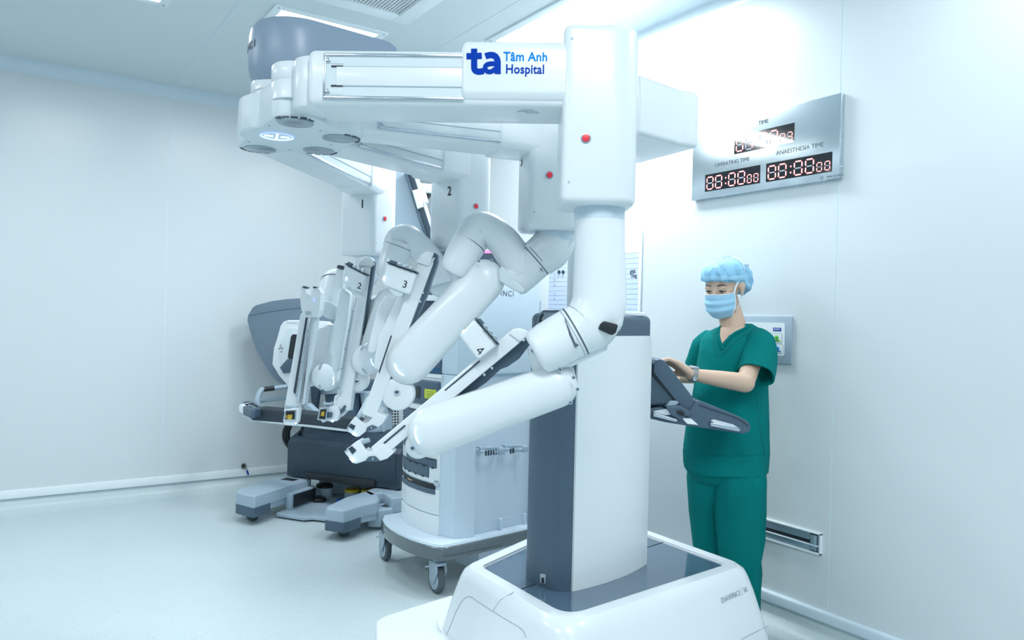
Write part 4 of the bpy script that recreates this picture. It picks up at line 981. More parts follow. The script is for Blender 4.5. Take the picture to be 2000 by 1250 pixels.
for i in range(5):
    b = BM(); box(b, (-.43 + .022 * i + .03, -.06, .1915), (.013, .06, .003), MN); C('vent_slot', b, m_black, g)
b = BM(); box(b, (-.262, -.12, .10), (.01, .13, .04), MN, bev=.002); C('side_plate', b, m_metal, g)
LEGR = [(636, 992), (640, 987), (674, 971), (706, 961), (718, 957), (738, 965), (742, 974), (736, 980), (710, 985), (686, 993), (672, 997)]
g = leg(.275, .43, -.50, .05, 0, trace=LEGR)
q = [MN.inverted() @ atz(x, y, .19) for x, y in [(712, 960), (738, 950), (748, 950), (768, 957), (785, 953), (785, 972), (765, 974), (748, 963), (738, 964), (724, 967)]]
b = BM(); prism(b, rpoly([(v.x, v.y) for v in q], .01), .10, .19, MN, bev=.008); C('curved_outrigger', b, m_grey)
b = BM(); prism(b, rpoly([(.44, -.30), (.52, -.27), (.56, -.20), (.56, -.10), (.42, -.10)], .02), .02, .13, MN, bev=.01); C('outrigger', b, m_grey, g)
for i in range(3):
    b = BM(); box(b, (.475 + .02 * i, -.16, .1315), (.010, .07, .003), MN); C('vent_slot', b, m_black, g)
b = BM(); box(b, (.60, .06, .11), (.14, .14, .14), MN, bev=.03); C('outrigger', b, m_grey, g)
b = BM(); box(b, (.60, .04, .05), (.12, .12, .10), MN, bev=.01); C('outrigger_foot', b, m_black, g)
# pedal tray
q = [(-.25, -.33), (-.02, -.33), (.02, -.29), (.10, -.28), (.30, -.30), (.30, .29), (-.27, .29)]
b = BM(); prism(b, rpoly(q, .02), .012, .035, MN, bev=.008, top_only=True); tr = C('pedal_tray', b, m_grey)
b = BM(); box(b, (.02, .29, .11), (.56, .02, .15), MN, bev=.01); C('tray_riser', b, m_grey, tr)
b = BM(); prism(b, rpoly([(-.245, -.24), (-.20, -.24), (-.20, .04), (-.245, .04)], .015), .03, .145, MN, bev=.01); C('tray_wall', b, m_grey, tr)
b = BM(); box(b, (-.197, -.095, .09), (.008, .23, .085), MN, bev=.002); C('side_pad', b, m_black, tr)
def pedal(px, py, z, rx, ry, m, pod):
    c = MN.inverted() @ atz(px, py, z); q = []
    for k in range(20):
        a = 2 * math.pi * k / 20; q.append((c.x + rx * math.cos(a) * (1 - .25 * max(0, math.sin(a))), c.y + ry * math.sin(a)))
    b = BM(); prism(b, q, z - .022, z, MN, bev=.007); p = C('pedal', b, m, tr, label={m_yel: 'yellow pedal', m_blue: 'blue pedal', m_black: 'black pedal'}[m])
    if pod:
        b = BM(); prism(b, [(c.x + (x - c.x) * 1.05, c.y + (y - c.y) * 1.05) for x, y in q], .03, z - .02, MN, bev=.004); C('pedal_pod', b, m_grey, tr)
pedal(635, 945, .125, .065, .062, m_black, True); pedal(619, 971, .06, .075, .058, m_black, False)
pedal(689, 954, .11, .055, .06, m_yel, True); pedal(717, 955, .12, .04, .05, m_yel, True); pedal(672, 976, .06, .06, .05, m_blue, False)
b = BM(); box(b, (.03, .272, .125), (.44, .012, .014), MN, bev=.003); box(b, (.17, .265, .135), (.11, .01, .02), MN, bev=.002); C('tray_ledge', b, m_slate, tr)
# armrest
cpr('armrest_pad', [(491, 800), (500, 796), (555, 801), (600, 806), (648, 811), (692, 816), (690, 842), (648, 836), (600, 831), (490, 822)], -.36, .11, m_pad, bev=.016, seg=4)
cpr('armrest_rim', [(489, 818), (600, 829), (692, 840), (690, 845), (600, 834), (489, 823)], -.355, .06, m_white2, bev=.002)
cpr('armrest_end', [(466, 792), (470, 789), (492, 804), (491, 823), (489, 822), (466, 804)], -.34, .10, m_white, bev=.006)
M = MN; ct = [onp(x, y, MN, 2, .715) for x, y in ((468, 791), (478, 784), (490, 785), (514, 797), (497, 801), (490, 801))]
b = BM(); prism(b, rpoly([(v.x, v.y) for v in ct], .012), .66, .718, MN, bev=.005); ap = C('armrest_control_pod', b, m_slate)
for x, y in ((481.5, 791), (487, 790), (492, 789.5), (499, 793.5)):
    v = onp(x, y, MN, 2, .722); b = BM(); cyl(b, (v.x, v.y, .715), (v.x, v.y, .730), .011, seg=14, bev=.003, M=MN); C('control_knob', b, m_black, ap)
    b = BM(); box(b, (v.x + .0, v.y - .012, .7195), (.022, .012, .003), MN); C('knob_mark', b, m_white, ap)
def CT(name, pts, r, m, par=con, sm=6, seg=14, flat=1):
    b = BM(); tube(b, [pix(x, y, d) for x, y, d in pts], r, seg=seg, sm=sm); return C(name, b, m, par)
hb = CT('armrest_bracket', [(504, 792, 5.2), (502, 784, 5.2), (506, 770, 5.22), (512, 761, 5.24), (520, 760, 5.25), (560, 755, 5.3), (605, 750, 5.35)], [.022, .021, .019, .018, .016, .015, .015], m_lgrey)
CT('bracket_grip', [(515, 760.5, 5.245), (536, 758, 5.27)], .0175, m_black, hb, sm=0)
CT('side_rail', [(502, 784, 5.3), (560, 776, 5.36), (620, 766, 5.42)], .016, m_grey)
CT('lever', [(562, 753, 5.28), (568, 757, 5.27), (576, 764, 5.26)], .012, m_grey)
# supports, column
cpr('support_column', [(628, 745), (690, 745), (690, 835), (640, 838), (634, 800)], .12, .18, m_slate, bev=.03)
cpr('support_column', [(690, 740), (770, 745), (764, 800), (690, 800)], .25, .10, m_slate, bev=.02)
cpr('support_strut', [(606, 755), (622, 757), (616, 800), (608, 798)], .02, .04, m_dgrey, bev=.006)
cpr('support_strut', [(592, 795), (600, 788), (626, 812), (618, 818)], -.10, .05, m_grey, bev=.006)
cpr('support_beam', [(600, 758), (700, 752), (700, 768), (600, 772)], .10, .06, m_grey, bev=.006)
cpr('support_column', [(700, 765), (745, 765), (748, 845), (712, 850)], .18, .14, m_grey, bev=.02)
# hood and viewer
ho = [(482, 625), (484, 614), (493, 602), (500, 597), (530, 589), (560, 585), (595, 583), (630, 586), (662, 600), (676, 640), (672, 690), (640, 740), (600, 755), (553, 750), (545, 749), (531, 736), (514, 710), (500, 684), (488, 650)]
hood = cpr('hood', ho, .06, .36, m_hood, bev=.012, r=.01, seg=4)
cpr('hood_brow', [(484, 617), (493, 601), (500, 596), (530, 588), (560, 584), (595, 582), (630, 585), (664, 600), (655, 612), (620, 604), (590, 601.5), (560, 604), (520, 610)], .055, .04, m_hood, hood, bev=.003)
vw = cpr('viewer_shell', [(532, 700), (531, 712), (545, 735), (560, 752), (600, 757), (650, 740), (662, 690), (655, 640), (640, 628), (600, 625), (562, 625), (553, 628), (547, 636), (540, 662), (534, 680)], .035, .10, m_white, bev=.012, r=.01, seg=4)
cpr('viewer_recess', [(544, 690), (546, 672), (557, 655), (561, 641), (568, 640), (640, 641), (646, 690), (640, 722), (600, 735), (566, 730), (547, 712)], .030, .05, m_white2, vw, bev=.004, r=.01)
cpr('viewer', [(562, 690), (567, 658), (570, 653), (620, 653), (626, 700), (600, 706), (566, 703), (561, 698)], .022, .04, m_black, vw, bev=.008, r=.01)
cpr('head_rest', [(561, 701), (600, 704), (600, 724), (553, 729), (546, 718)], .018, .05, m_slate, vw, bev=.004)
cpr('chin_cup', [(567, 708), (572, 703), (582, 702), (592, 704), (592, 712), (580, 714), (570, 713)], .010, .03, m_dgrey, vw, bev=.006, r=.006)
for x, y in ((547.5, 674.5), (545.5, 681), (551.5, 680.5), (548.5, 679), (549.5, 687)):
    Mp = frame(MN @ Vector((0, .026, 0)), MN.to_3x3() @ Vector((1, 0, 0)), Z); v = onp(x, y, Mp, 2, 0)
    b = BM(); cyl(b, (v.x, v.y, -.002), (v.x, v.y, .003), .0036, seg=10, M=Mp); C('speaker_hole', b, m_black, vw)
Mp = frame(MN @ Vector((0, .0345, 0)), MN.to_3x3() @ Vector((1, 0, 0)), Z); v = onp(570, 631, Mp, 2, 0)
b = BM(); text(b, 'DAVINCI', .026, Mp @ Matrix.Translation((v.x, v.y, 0)), align='LEFT', space=1.1) if False else text(b, 'DAVINCI', .024, Mp @ Matrix.Translation((v.x + .005, v.y, 0)), space=1.1); C('lettering', b, m_grey, vw)
# cables down to the base box
for i, (dx, dd) in enumerate(((0, 0), (4, .02), (8, .03), (11, .05))):
    CT('cable', [(560 + dx, 828, 5.35 + dd), (554 + dx, 842, 5.35 + dd), (554 + dx, 858, 5.35 + dd), (562 + dx * .5, 872, 5.36 + dd), (570, 880, 5.38)], .009, m_black, sm=5, seg=8)
CT('cable', [(598, 812, 5.3), (590, 838, 5.3), (584, 850, 5.35)], .012, m_black, sm=4, seg=8)

# ================================================================ white wire rack glimpsed behind the console
def wallgrid():
    M = imf(757, 812, 5.98, 20)
    t = thing('wire_rack', 'white perforated rack between the console and the equipment cart', 'rack', M)
    b = BM(); s = .0153
    for i in range(-7, 9): box(b, (i * .024, .0, 0), (.009, .42, .006))
    for j in range(-9, 10): box(b, (0.012, j * .0225, .001), (.37, .009, .006))
    mk('wire_mesh', b, m_white2, t, M=M, stuff=True)
    b = BM(); box(b, (.01, 0, -.04), (.36, .42, .01)); mk('backing', b, m_dgrey, t, M=M)
    for (x, y, w_, h_) in ((.0, .13, .40, .025), (-.17, 0, .02, .44), (.18, 0, .025, .44), (.1, -.02, .03, .15), (.01, -.215, .4, .02)):
        b = BM(); box(b, (x, y, .008), (w_, h_, .02), bev=.003); mk('bar', b, m_white2, t, M=M)
    b = BM(); box(b, (-.09, -.06, .03), (.10, .16, .05), bev=.008); mk('bin', b, m_grey, t, M=M)
    for x in (-.17, .18):
        b = BM(); box(b, (x, -.40, -.01), (.02, .42, .02)); mk('leg', b, m_white2, t, M=M)
wallgrid()

# ================================================================ equipment cart
tz = .255
ME = Matrix.Translation(atz(905, 1010, .0).xy.to_3d())
ec = thing('equipment_cart', 'pale blue-white equipment cart on casters with a stack of modules, behind the robot arms', 'cart', ME)
def E(name, b, m, par=ec, **k): return mk(name, b, m, par, **k)
tray = [(750, 1006), (747, 1012), (752, 1022), (764, 1032), (780, 1041), (800, 1050), (824, 1058), (848, 1064), (864, 1065.5), (880, 1063), (905, 1058), (938, 1051), (988, 1040), (1040, 1028)]
tp_ = [atz(x, y, tz).xy for x, y in tray]
sidev = (tp_[-1] - tp_[-3]).normalized(); backv = (tp_[0] - tp_[8]).normalized()
tp_.append(tp_[-1] + sidev * .10); tp_.append(tp_[-1] + (backv * .5 + sidev * .1)); tp_.append(tp_[0] + sidev * .55); tp_.append(tp_[0] + sidev * .03 - backv * .0)
def shrink(poly, s): c = sum(poly, Vector((0, 0))) / len(poly); return [c + (p - c) * s for p in poly]
b = BM(); prism(b, tp_, tz - .055, tz - .004, bev=.004); by = E('tray', b, m_cart)
mbump = mat('bumper_in_clear_film', (0.10, 0.135, 0.15), 0.18, var=.06, vs=30, bump=1.0, bs=22, coat=.8)
b = BM(); o_ = offset([Vector((p.x, p.y)) for p in tp_], .008)
prism(b, o_, tz - .075, tz - .010, bev=.008); E('bumper', b, mbump, by)
b = BM(); prism(b, shrink(tp_, .985), tz - .008, tz + .001, bev=.002); E('tray_deck', b, m_cart, by)
body = [(786, 1010), (792, 1018), (800, 1024.5), (820, 1034.5), (840, 1042), (858, 1046.5), (886, 1053), (922, 1050)]
bp = [atz(x, y, tz).xy for x, y in body]
sr = atz(1038, 1024, tz).xy; sv = (sr - atz(924, 1049, tz).xy).normalized()
inn = Vector((sv.y, -sv.x)); inn = -inn if inn.dot(bp[0] - bp[-1]) < 0 else inn
ztop_c = 1.585
poly = bp + [bp[-1] + sv * .012, bp[-1] + sv * .012 + inn * .03, sr + inn * .03, sr + inn * .42, bp[0] + sv * .35]
b = BM(); prism(b, poly, tz, 1.06, bev=.004); bd = E('body', b, m_cart)
poly2 = bp + [bp[-1] + sv * .012, sr + sv * .02, sr + inn * .42, bp[0] + sv * .35]
b = BM(); prism(b, poly2, 1.06, ztop_c, bev=.012); E('upper_body', b, m_cart)
b = BM(); c0 = sr + sv * .004; prism(b, [c0, c0 + sv * .03, c0 + sv * .03 + inn * .1, c0 + inn * .1], tz, 1.45, bev=.003); E('rear_post', b, m_lgrey)
c1 = bp[-2]
# side name
def sideframe(zz_, a=.0): return frame(Vector((bp[-1].x, bp[-1].y, zz_)), Vector((sv.x, sv.y, 0)), Z)
SF = sideframe(0); nn_ = (SF.to_3x3() @ Vector((0, 0, 1)))
v = onp(982, 572, SF, 2, 0); b = BM(); text(b, 'DAVINCI', .038, SF @ Matrix.Translation((v.x - .02, v.y, .0008 + (.0 if True else 0))), space=1.15)
SF2 = frame(Vector((poly2[len(bp)].x, poly2[len(bp)].y, 0)), Vector((*(poly2[len(bp) + 1] - poly2[len(bp)]).normalized(), 0)), Z)
b.free(); b = BM(); v = onp(981, 573, SF2, 2, 0); text(b, 'DAVINCI', .042, SF2 @ Matrix.Translation((v.x - .012, v.y, .0008)), space=1.12, bold=-.0005); E('lettering', b, m_inkg)
# front modules follow the curved front
fr = [Vector((p.x, p.y)) for p in bp[:6]]
cum = [0]
for a_, b2_ in zip(fr[:-1], fr[1:]): cum.append(cum[-1] + (b2_ - a_).length)
def fpt(t):
    s = t * cum[-1]
    for i in range(len(fr) - 1):
        if s <= cum[i + 1] or i == len(fr) - 2:
            k = (s - cum[i]) / (cum[i + 1] - cum[i]); return fr[i] + (fr[i + 1] - fr[i]) * k
out = Vector(((fr[-1] - fr[0]).y, -(fr[-1] - fr[0]).x)).normalized(); out = -out if out.dot(-Vector((f0.x, f0.y))) < 0 else out
def strip(name, t0, t1, z0, z1, proud, m, par=None, bev=.004, n=8, back=.02):
    q = [fpt(t0 + (t1 - t0) * i / n) + out * proud for i in range(n + 1)]
    q2 = [fpt(t0 + (t1 - t0) * i / n) - out * back for i in range(n, -1, -1)]
    b = BM(); prism(b, q + q2, z0, z1, bev=bev); return E(name, b, m, par or ec)
def zy(py): return 1.35 - (py - 617.5) * 3.86 / F
strip('front_panel', .0, 1, tz + .0, zy(995), .008, m_white)
strip('front_panel', .0, 1, zy(993), zy(946), .008, m_white)
strip('drawer_tray', .05, .92, zy(958), zy(936), .004, m_black, bev=.001)
strip('drawer_lip', .05, .94, zy(955), zy(946), .014, m_slate, bev=.003)
for k_, (x_, y_) in enumerate(((.3, 941), (.75, 949))): strip('cable_end', x_, x_ + .14, zy(y_ + 2), zy(y_), .009, mat('tan_cable', (.45, .36, .2), .5), bev=.001)
fp = strip('faceplate', .0, 1, zy(934), zy(790), .006, m_white)
for ya, yb, t0, t1 in ((926, 902, .06, .82), (906, 888, .25, .95), (880, 862, .06, .95), (842, 800, .04, .95)):
    s_ = strip('module', t0, t1, zy(ya), zy(yb), .010, m_slate, bev=.004); 
    strip('module_edge', t0 + .01, t1 - .01, zy(yb) - .004, zy(yb) - .0005, .0125, m_black, s_, bev=0)
    for i_ in range(4): strip('module_latch', t0 + .12 + .17 * i_, t0 + .15 + .17 * i_, zy(ya) - .001, zy(ya) + .006, .0125, m_black, s_, bev=0)
s_ = strip('lock', .93, .99, zy(938), zy(928), .012, m_metal, bev=.003)
s_ = strip('module', .04, .97, zy(788), zy(742), .012, m_slate, bev=.01, label=None) if False else strip('module', .04, .97, zy(788), zy(742), .012, m_slate, bev=.008)
strip('hazard_sticker', .72, .93, zy(775), zy(757), .0135, mat('yellow_sticker', (.62, .72, .05), .5), s_, bev=0)
for yy in (761, 765, 768.5, 772): strip('sticker_text', .75, .90, zy(yy + .9), zy(yy), .0140, m_inkg, s_, bev=0)
strip('port', .52, .62, zy(778), zy(753), .0145, m_black, s_, bev=.006)
strip('faceplate', .0, 1, zy(740), zy(727), .008, m_white); strip('faceplate_edge', 0, 1, zy(736), zy(735), .0085, m_inkg, fp, bev=0)
s_ = strip('module', .3, .98, zy(727), zy(700), .008, m_slate, bev=.004)
strip('module_display', .80, .97, zy(724), zy(715), .010, m_navy, s_, bev=.001)
s_ = strip('display_module', .45, .98, zy(712), zy(655), .006, m_navy, bev=.002)
strip('open_bay', .03, .98, zy(650), zy(588), .002, mat('bay_dark', (.03, .055, .085), .5), bev=.002)
strip('bay_rail', .0, 1, zy(588), zy(577), .012, m_white, bev=.002)
strip('upper_panel', .0, 1, zy(577), zy(545), .006, m_slate, bev=.002)
# side clamps and their loops
def clamp(px, py, n):
    Mc_ = SF2.copy(); v = onp(px, py, SF2, 2, -.03); M = SF2 @ Matrix.Translation((v.x, v.y, -.03))
    b = BM(); tube(b, [Vector((.07 * math.cos(math.radians(a)), 0, .05 + .055 * math.sin(math.radians(a)))) for a in range(-170, 171, 20)], .009, seg=8, sm=2, M=M)
    h = E('hose_clamp', b, m_grey)
    b = BM(); box(b, (-.0, 0, .105), (.10, .022, .008), M, bev=.002); box(b, (.02, 0, .112), (.035, .03, .012), M, bev=.002); E('clamp_jaw', b, m_grey, h)
    for i in range(n):
        b = BM(); box(b, (-.075 + .016 * i, 0, .108), (.005, .026, .008), M); E('clamp_tooth', b, m_dgrey, h)
    b = BM(); box(b, (-.03, .0, .01), (.03, .03, .03), M, bev=.004); E('clamp_mount', b, m_grey, h)
clamp(945, 876, 5); clamp(992, 872, 2)
# tray brackets and the box under the tray
for (x, y) in ((962, 1030), (1008, 1019)):
    p = atz(x, y, tz + .0); b = BM(); Mb = frame(p, Vector((*sv, 0)), Z); box(b, (0, .03, .03), (.012, .06, .09), Mb, bev=.002); box(b, (.04, .055, .03), (.08, .006, .04), Mb, bev=.001); E('bracket', b, m_cart)
b = BM(); q = [atz(935, 1100, .1).xy, atz(1035, 1078, .1).xy]; q += [q[1] + inn * .2, q[0] + inn * .2]; prism(b, q, .055, .165, bev=.006); E('under_box', b, m_cart)
# casters
def caster(px, py, yaw, flip=1):
    c = atz(px, py, 0); r = .068; M = frame(Vector((c.x, c.y, r)), Matrix.Rotation(math.radians(yaw), 3, 'Z') @ r0, Z)
    b = BM(); cyl(b, (0, 0, -.016), (0, 0, .016), r, bev=.007, M=M, seg=36); w_ = E('caster_wheel', b, m_rubber)
    b = BM(); cyl(b, (0, 0, -.018), (0, 0, .018), r * .74, bev=.002, M=M, seg=32); E('wheel_hub', b, m_lgrey, w_)
    b = BM(); cyl(b, (0, 0, -.0255), (0, 0, .0255), r * .12, M=M, seg=12); E('axle', b, m_metal, w_)
    for s in (-1, 1):
        b = BM(); prism(b, rpoly([(-.02, -.012), (.015, -.018), (.055, .045), (.05, .078), (-.03, .082), (-.035, .06)], .01), s * .024 - .003, s * .024 + .003, M, bev=.001); E('fork', b, m_lgrey, w_)
    b = BM(); box(b, (.01, .082, 0), (.085, .016, .055), M, bev=.004); cyl(b, (.012, .085, 0), (.012, .115, 0), .026, M=M, seg=24, bev=.003); E('swivel', b, m_lgrey, w_)
    b = BM(); box(b, (-.05, .062, 0), (.045, .008, .046), M @ Matrix.Rotation(.35, 4, 'Z'), bev=.002); E('brake_lever', b, m_metal, w_)
    b = BM(); box(b, (-.032, .076, 0), (.02, .004, .024), M @ Matrix.Rotation(.2, 4, 'Z'), bev=.001); E('brake_mark', b, m_red, w_)
caster(852, 1157, -58); caster(752, 1093, -62); caster(700, 1020, -60) if False else None
c_ = atz(1050, 1100, 0)
caster(1065, 1105, -58)

# ================================================================ monitors above the cart
M = imf(800, 410, 4.3)
mo = thing('monitor', 'tilted monitor seen from behind, grey back and black edge, above the equipment cart', 'monitor', M)
def O(name, pts, d, th, m, par=mo, **k): return iprism(name, pts, d, th, m, par, **k)
bk = O('back_cover', [(758, 330), (790, 338), (828, 448), (845, 470), (760, 466)], 4.33, .05, m_grey, r=.01, bev=.01)
O('bezel', [(789, 336), (806, 338), (845, 458), (843, 468), (836, 470), (826, 452)], 4.30, .06, m_dgrey, r=.004, bev=.006)
O('bezel_edge', [(789, 336), (794, 337), (832, 458), (829, 460)], 4.29, .03, m_slate, bev=.002)
O('screen_glass', [(807, 340), (816, 342), (846, 448), (844, 459)], 4.31, .05, m_gloss, bev=.003)
O('handle_clamp', [(805, 372), (817, 369), (826, 403), (815, 408)], 4.27, .05, m_gloss, r=.004, bev=.006)
O('handle_clamp', [(817, 372), (829, 370), (836, 394), (824, 397)], 4.30, .05, m_gloss, r=.004, bev=.006)
O('mount_arm', [(818, 357), (880, 363), (880, 378), (826, 377)], 4.40, .05, m_white, bev=.006)
O('mount_joint', [(832, 378), (841, 378), (839, 384), (835, 388)], 4.41, .04, m_black, bev=.002)
O('rear_cover', [(812, 452), (826, 449), (840, 470), (820, 462)], 4.34, .04, m_dgrey, bev=.002)
O('mount_post', [(846, 470), (880, 430), (880, 446), (850, 478)], 4.42, .05, m_white2, bev=.004)
cb = pix(903, 370, 4.42).xy; pq = pix(876, 370, 4.42)
b = BM(); tube(b, [Vector((pq.x, pq.y, pq.z)), Vector((cb.x, cb.y, pq.z)), Vector((cb.x, cb.y, ztop_c + .003))], .022, seg=12, sm=0); mk('mount_column', b, m_white, mo)
M = imf(920, 500, 4.25)
m2 = thing('touchscreen', 'dark touchscreen with a pink stripe on top of the equipment cart, glimpsed between robot arms', 'screen', M)
O('screen', [(845, 468), (985, 468), (996, 534), (856, 534)], 4.22, .03, m_dgrey, m2, r=.004, bev=.004)
O('pink_stripe', [(930, 489.5), (975, 489.5), (976, 494.5), (930, 494.5)], 4.218, .004, mat('pink_light', (.9, .15, .4), .4, emit=(1, .22, .5), es=.9), m2, bev=0)
O('white_strip', [(930, 478), (972, 478), (975, 489), (930, 489)], 4.218, .004, m_white, m2, bev=0)
O('red_edge', [(846, 474), (858, 466), (859, 468), (850, 477)], 4.216, .004, m_red, m2, bev=0)
b = BM(); p_ = pix(920, 520, 4.24); tube(b, [p_, Vector((p_.x, p_.y, ztop_c + .001))], .03, seg=12, sm=0); mk('stand', b, m_white2, m2)

# ================================================================ helm (touchpad console) on the robot's column
sc_ = iprism('helm_screen', [(1277, 712), (1281, 703), (1290, 701), (1300, 706), (1352, 774), (1357, 788), (1353, 808), (1344, 812), (1330, 795), (1276, 728)], 2.94, .19, m_slate, bev=.018, r=.006, seg=4)
iprism('helm_housing', [(1250, 703), (1262, 702), (1274, 706), (1276, 728), (1284, 738), (1328, 790), (1300, 792), (1250, 795)], 2.955, .16, m_slate, bev=.012, seg=3)
iprism('helm_screen_groove', [(1275, 726), (1277, 729), (1330, 792), (1329, 796), (1274, 732)], 2.948, .02, m_black, sc_, bev=0)
hl = iprism('helm_tray', [(1250, 797), (1262, 800), (1290, 796), (1345, 806), (1360, 784), (1366, 782), (1440, 812), (1460, 822), (1467, 833), (1463, 844), (1452, 847), (1350, 833), (1300, 825), (1270, 818), (1250, 806)], 2.93, .18, m_slate, bev=.014, r=.006, seg=4)
iprism('helm_knuckle', [(1302, 792), (1309, 783), (1324, 783), (1326, 788), (1316, 794), (1312, 800), (1300, 798)], 2.94, .08, m_grey, bev=.01, r=.004)
iprism('helm_hinge', [(1300, 794), (1328, 792), (1352, 805), (1348, 815), (1340, 812), (1330, 822), (1312, 812)], 2.915, .06, m_slate, hl, bev=.006)
iprism('hinge_hub', [(1320, 803), (1330, 801), (1338, 808), (1336, 813), (1326, 810)], 2.91, .03, m_black, hl, r=.004, bev=.001)
for q in ([(1276, 807), (1281, 807.5), (1322, 819), (1324, 823), (1320, 824), (1276, 813)], [(1388, 826), (1394, 826), (1444, 836), (1447, 840), (1443, 843), (1388, 832)]):
    iprism('chrome_handle', q, 2.90, .03, m_metal, hl, bev=.005, r=.003)
for q in ([(1280, 802), (1302, 799), (1312, 809), (1300, 811), (1276, 805)], [(1388, 822), (1394, 819), (1432, 829), (1442, 835), (1400, 827)]):
    iprism('handle_opening', q, 2.925, .004, m_white2, hl, bev=0)
iprism('helm_label', [(1331, 816), (1350, 817.5), (1364, 830), (1343, 828)], 2.925, .004, m_skirt, hl, bev=0)
b = BM(); tube(b, [pix(1364, 791, 2.928), pix(1400, 803, 2.928), pix(1440, 817, 2.928), pix(1462, 832, 2.928)], .0012, seg=6, sm=3); P('helm_joint', b, m_black, hl)
# ================================================================ the nurse
DN = 3.27
NB = pframe((1425 - 1000) / F * DN, DN, 0)
nu = thing('person', 'nurse in green scrubs, blue bouffant cap and face mask, working at the robot helm', 'person', NB)
m_skin = mat('skin', (0.66, 0.47, 0.36), 0.5, var=.04, vs=12, spec=.35)
m_scrub = mat('green_scrubs', (0.0, 0.185, 0.18), 0.85, spec=.12, var=.08, vs=5, bump=.6, bs=45)
m_scrubd = mat('green_scrubs_seam', (0.0, 0.12, 0.12), 0.8)
m_capm = mat('cap_fabric', (0.27, 0.54, 0.80), 0.6, var=.34, vs=22, bump=1.0, bs=120)  # noise tone also paints pale fold highlights into the fabric colour
m_mask = mat('mask_fabric', (0.36, 0.66, 0.87), 0.6, var=.03, vs=20, bump=.3)
m_strap = mat('mask_edging', (0.80, 0.90, 0.96), 0.6)
m_hair = mat('dark_hair', (0.02, 0.015, 0.012), 0.5)
m_eye = mat('eye_white', (0.75, 0.75, 0.72), 0.2)
def N(name, b, m, par=nu, **k): return mk(name, b, m, par, **k)
# head frame: x her left, y up, z forward out of the face
fa = math.radians(226)    # facing, in the camera plan (right = 0, away = 90)
fdir = r0 * math.cos(fa) + f0 * math.sin(fa)
hcn = pix(1413, 564, DN)
zf = (fdir * math.cos(math.radians(14)) - Z * math.sin(math.radians(14))).normalized()
xh = Z.cross(zf).normalized()
HD = frame(hcn, xh, zf.cross(xh))      # x: her left
body = BM()
def cap_(p0, p1, a, c, n=12, M=None):     # tapered capsule
    p0 = Vector(p0); p1 = Vector(p1); L = (p1 - p0).length; pr_ = []
    for k in range(7):
        t = math.pi / 2 * k / 6; pr_.append((-a * math.cos(t), max(a * math.sin(t), 1e-4)))
    for k in range(7):
        t = math.pi / 2 * k / 6; pr_.append((L + c * math.sin(t), max(c * math.cos(t), 1e-4)))
    lathe(body, p0, p1 - p0, pr_, 20, M)
# head: skull, jaw, nose, ears
ball(body, (0, .035, -.018), .083, HD, s=(.90, 1.0, 1.12)); ball(body, (0, .0, .012), .070, HD, s=(.90, 1.15, .95))
ball(body, (0, -.055, .018), .050, HD, s=(1.0, .95, 1.0)); ball(body, (0, -.082, .038), .026, HD, s=(1.1, .8, .9))
ball(body, (0, .052, .042), .045, HD, s=(1.15, .6, .6))
cap_((0, .008, .078), (0, -.022, .090), .007, .011, M=HD)
for s in (-1, 1):
    ball(body, (s * .036, -.02, .055), .024, HD, s=(1, .8, .7))
    ball(body, (s * .034, .018, .070), .016, HD, s=(1.25, .35, .55))
    ball(body, (s * .078, .004, -.020), .028, HD, s=(.26, 1.15, .66)); ball(body, (s * .0835, .010, -.024), .018, HD, s=(.30, 1.1, .8)); ball(body, (s * .078, -.026, -.010), .012, HD, s=(.4, .8, .7))
# neck and trunk
ne = pix(1434, 644, DN + .01)
cap_(HD @ Vector((0, -.06, -.02)), ne, .050, .056)
tr0 = pix(1432, 706, DN + .02); tr1 = pix(1425, 800, DN + .01); tr2 = pix(1420, 900, DN)
def ell(p, a, bb, c):
    t = bmesh.new(); bmesh.ops.create_uvsphere(t, u_segments=24, v_segments=14, radius=1); Mx = Matrix((r0 * a, f0 * bb, Z * c)).transposed().to_4x4(); Mx.translation = p; merge(body, t, Mx)
ell(tr0, .135, .085, .13); ell(tr1, .125, .085, .16); ell(tr2, .14, .10, .14)
shL = pix(1480, 676, DN - .04); shR = pix(1382, 672, DN + .08)
cap_(tr0 + Z * .03, shL, .05, .040); cap_(tr0 + Z * .03, shR, .05, .036); cap_(ne, tr0, .055, .08)
# near (left) arm: shoulder, elbow, wrist
el = pix(1455, 748, 3.06); wr_ = pix(1348, 731, 3.03)
cap_(shL, el, .040, .038); cap_(el, pix(1405, 740, 3.04), .040, .034); cap_(pix(1405, 740, 3.04), wr_, .034, .024)
# far arm
elR = pix(1356, 735, DN + .12); wrR = pix(1322, 738, DN + .02)
cap_(shR, elR, .034, .030); cap_(elR, wrR, .033, .024)
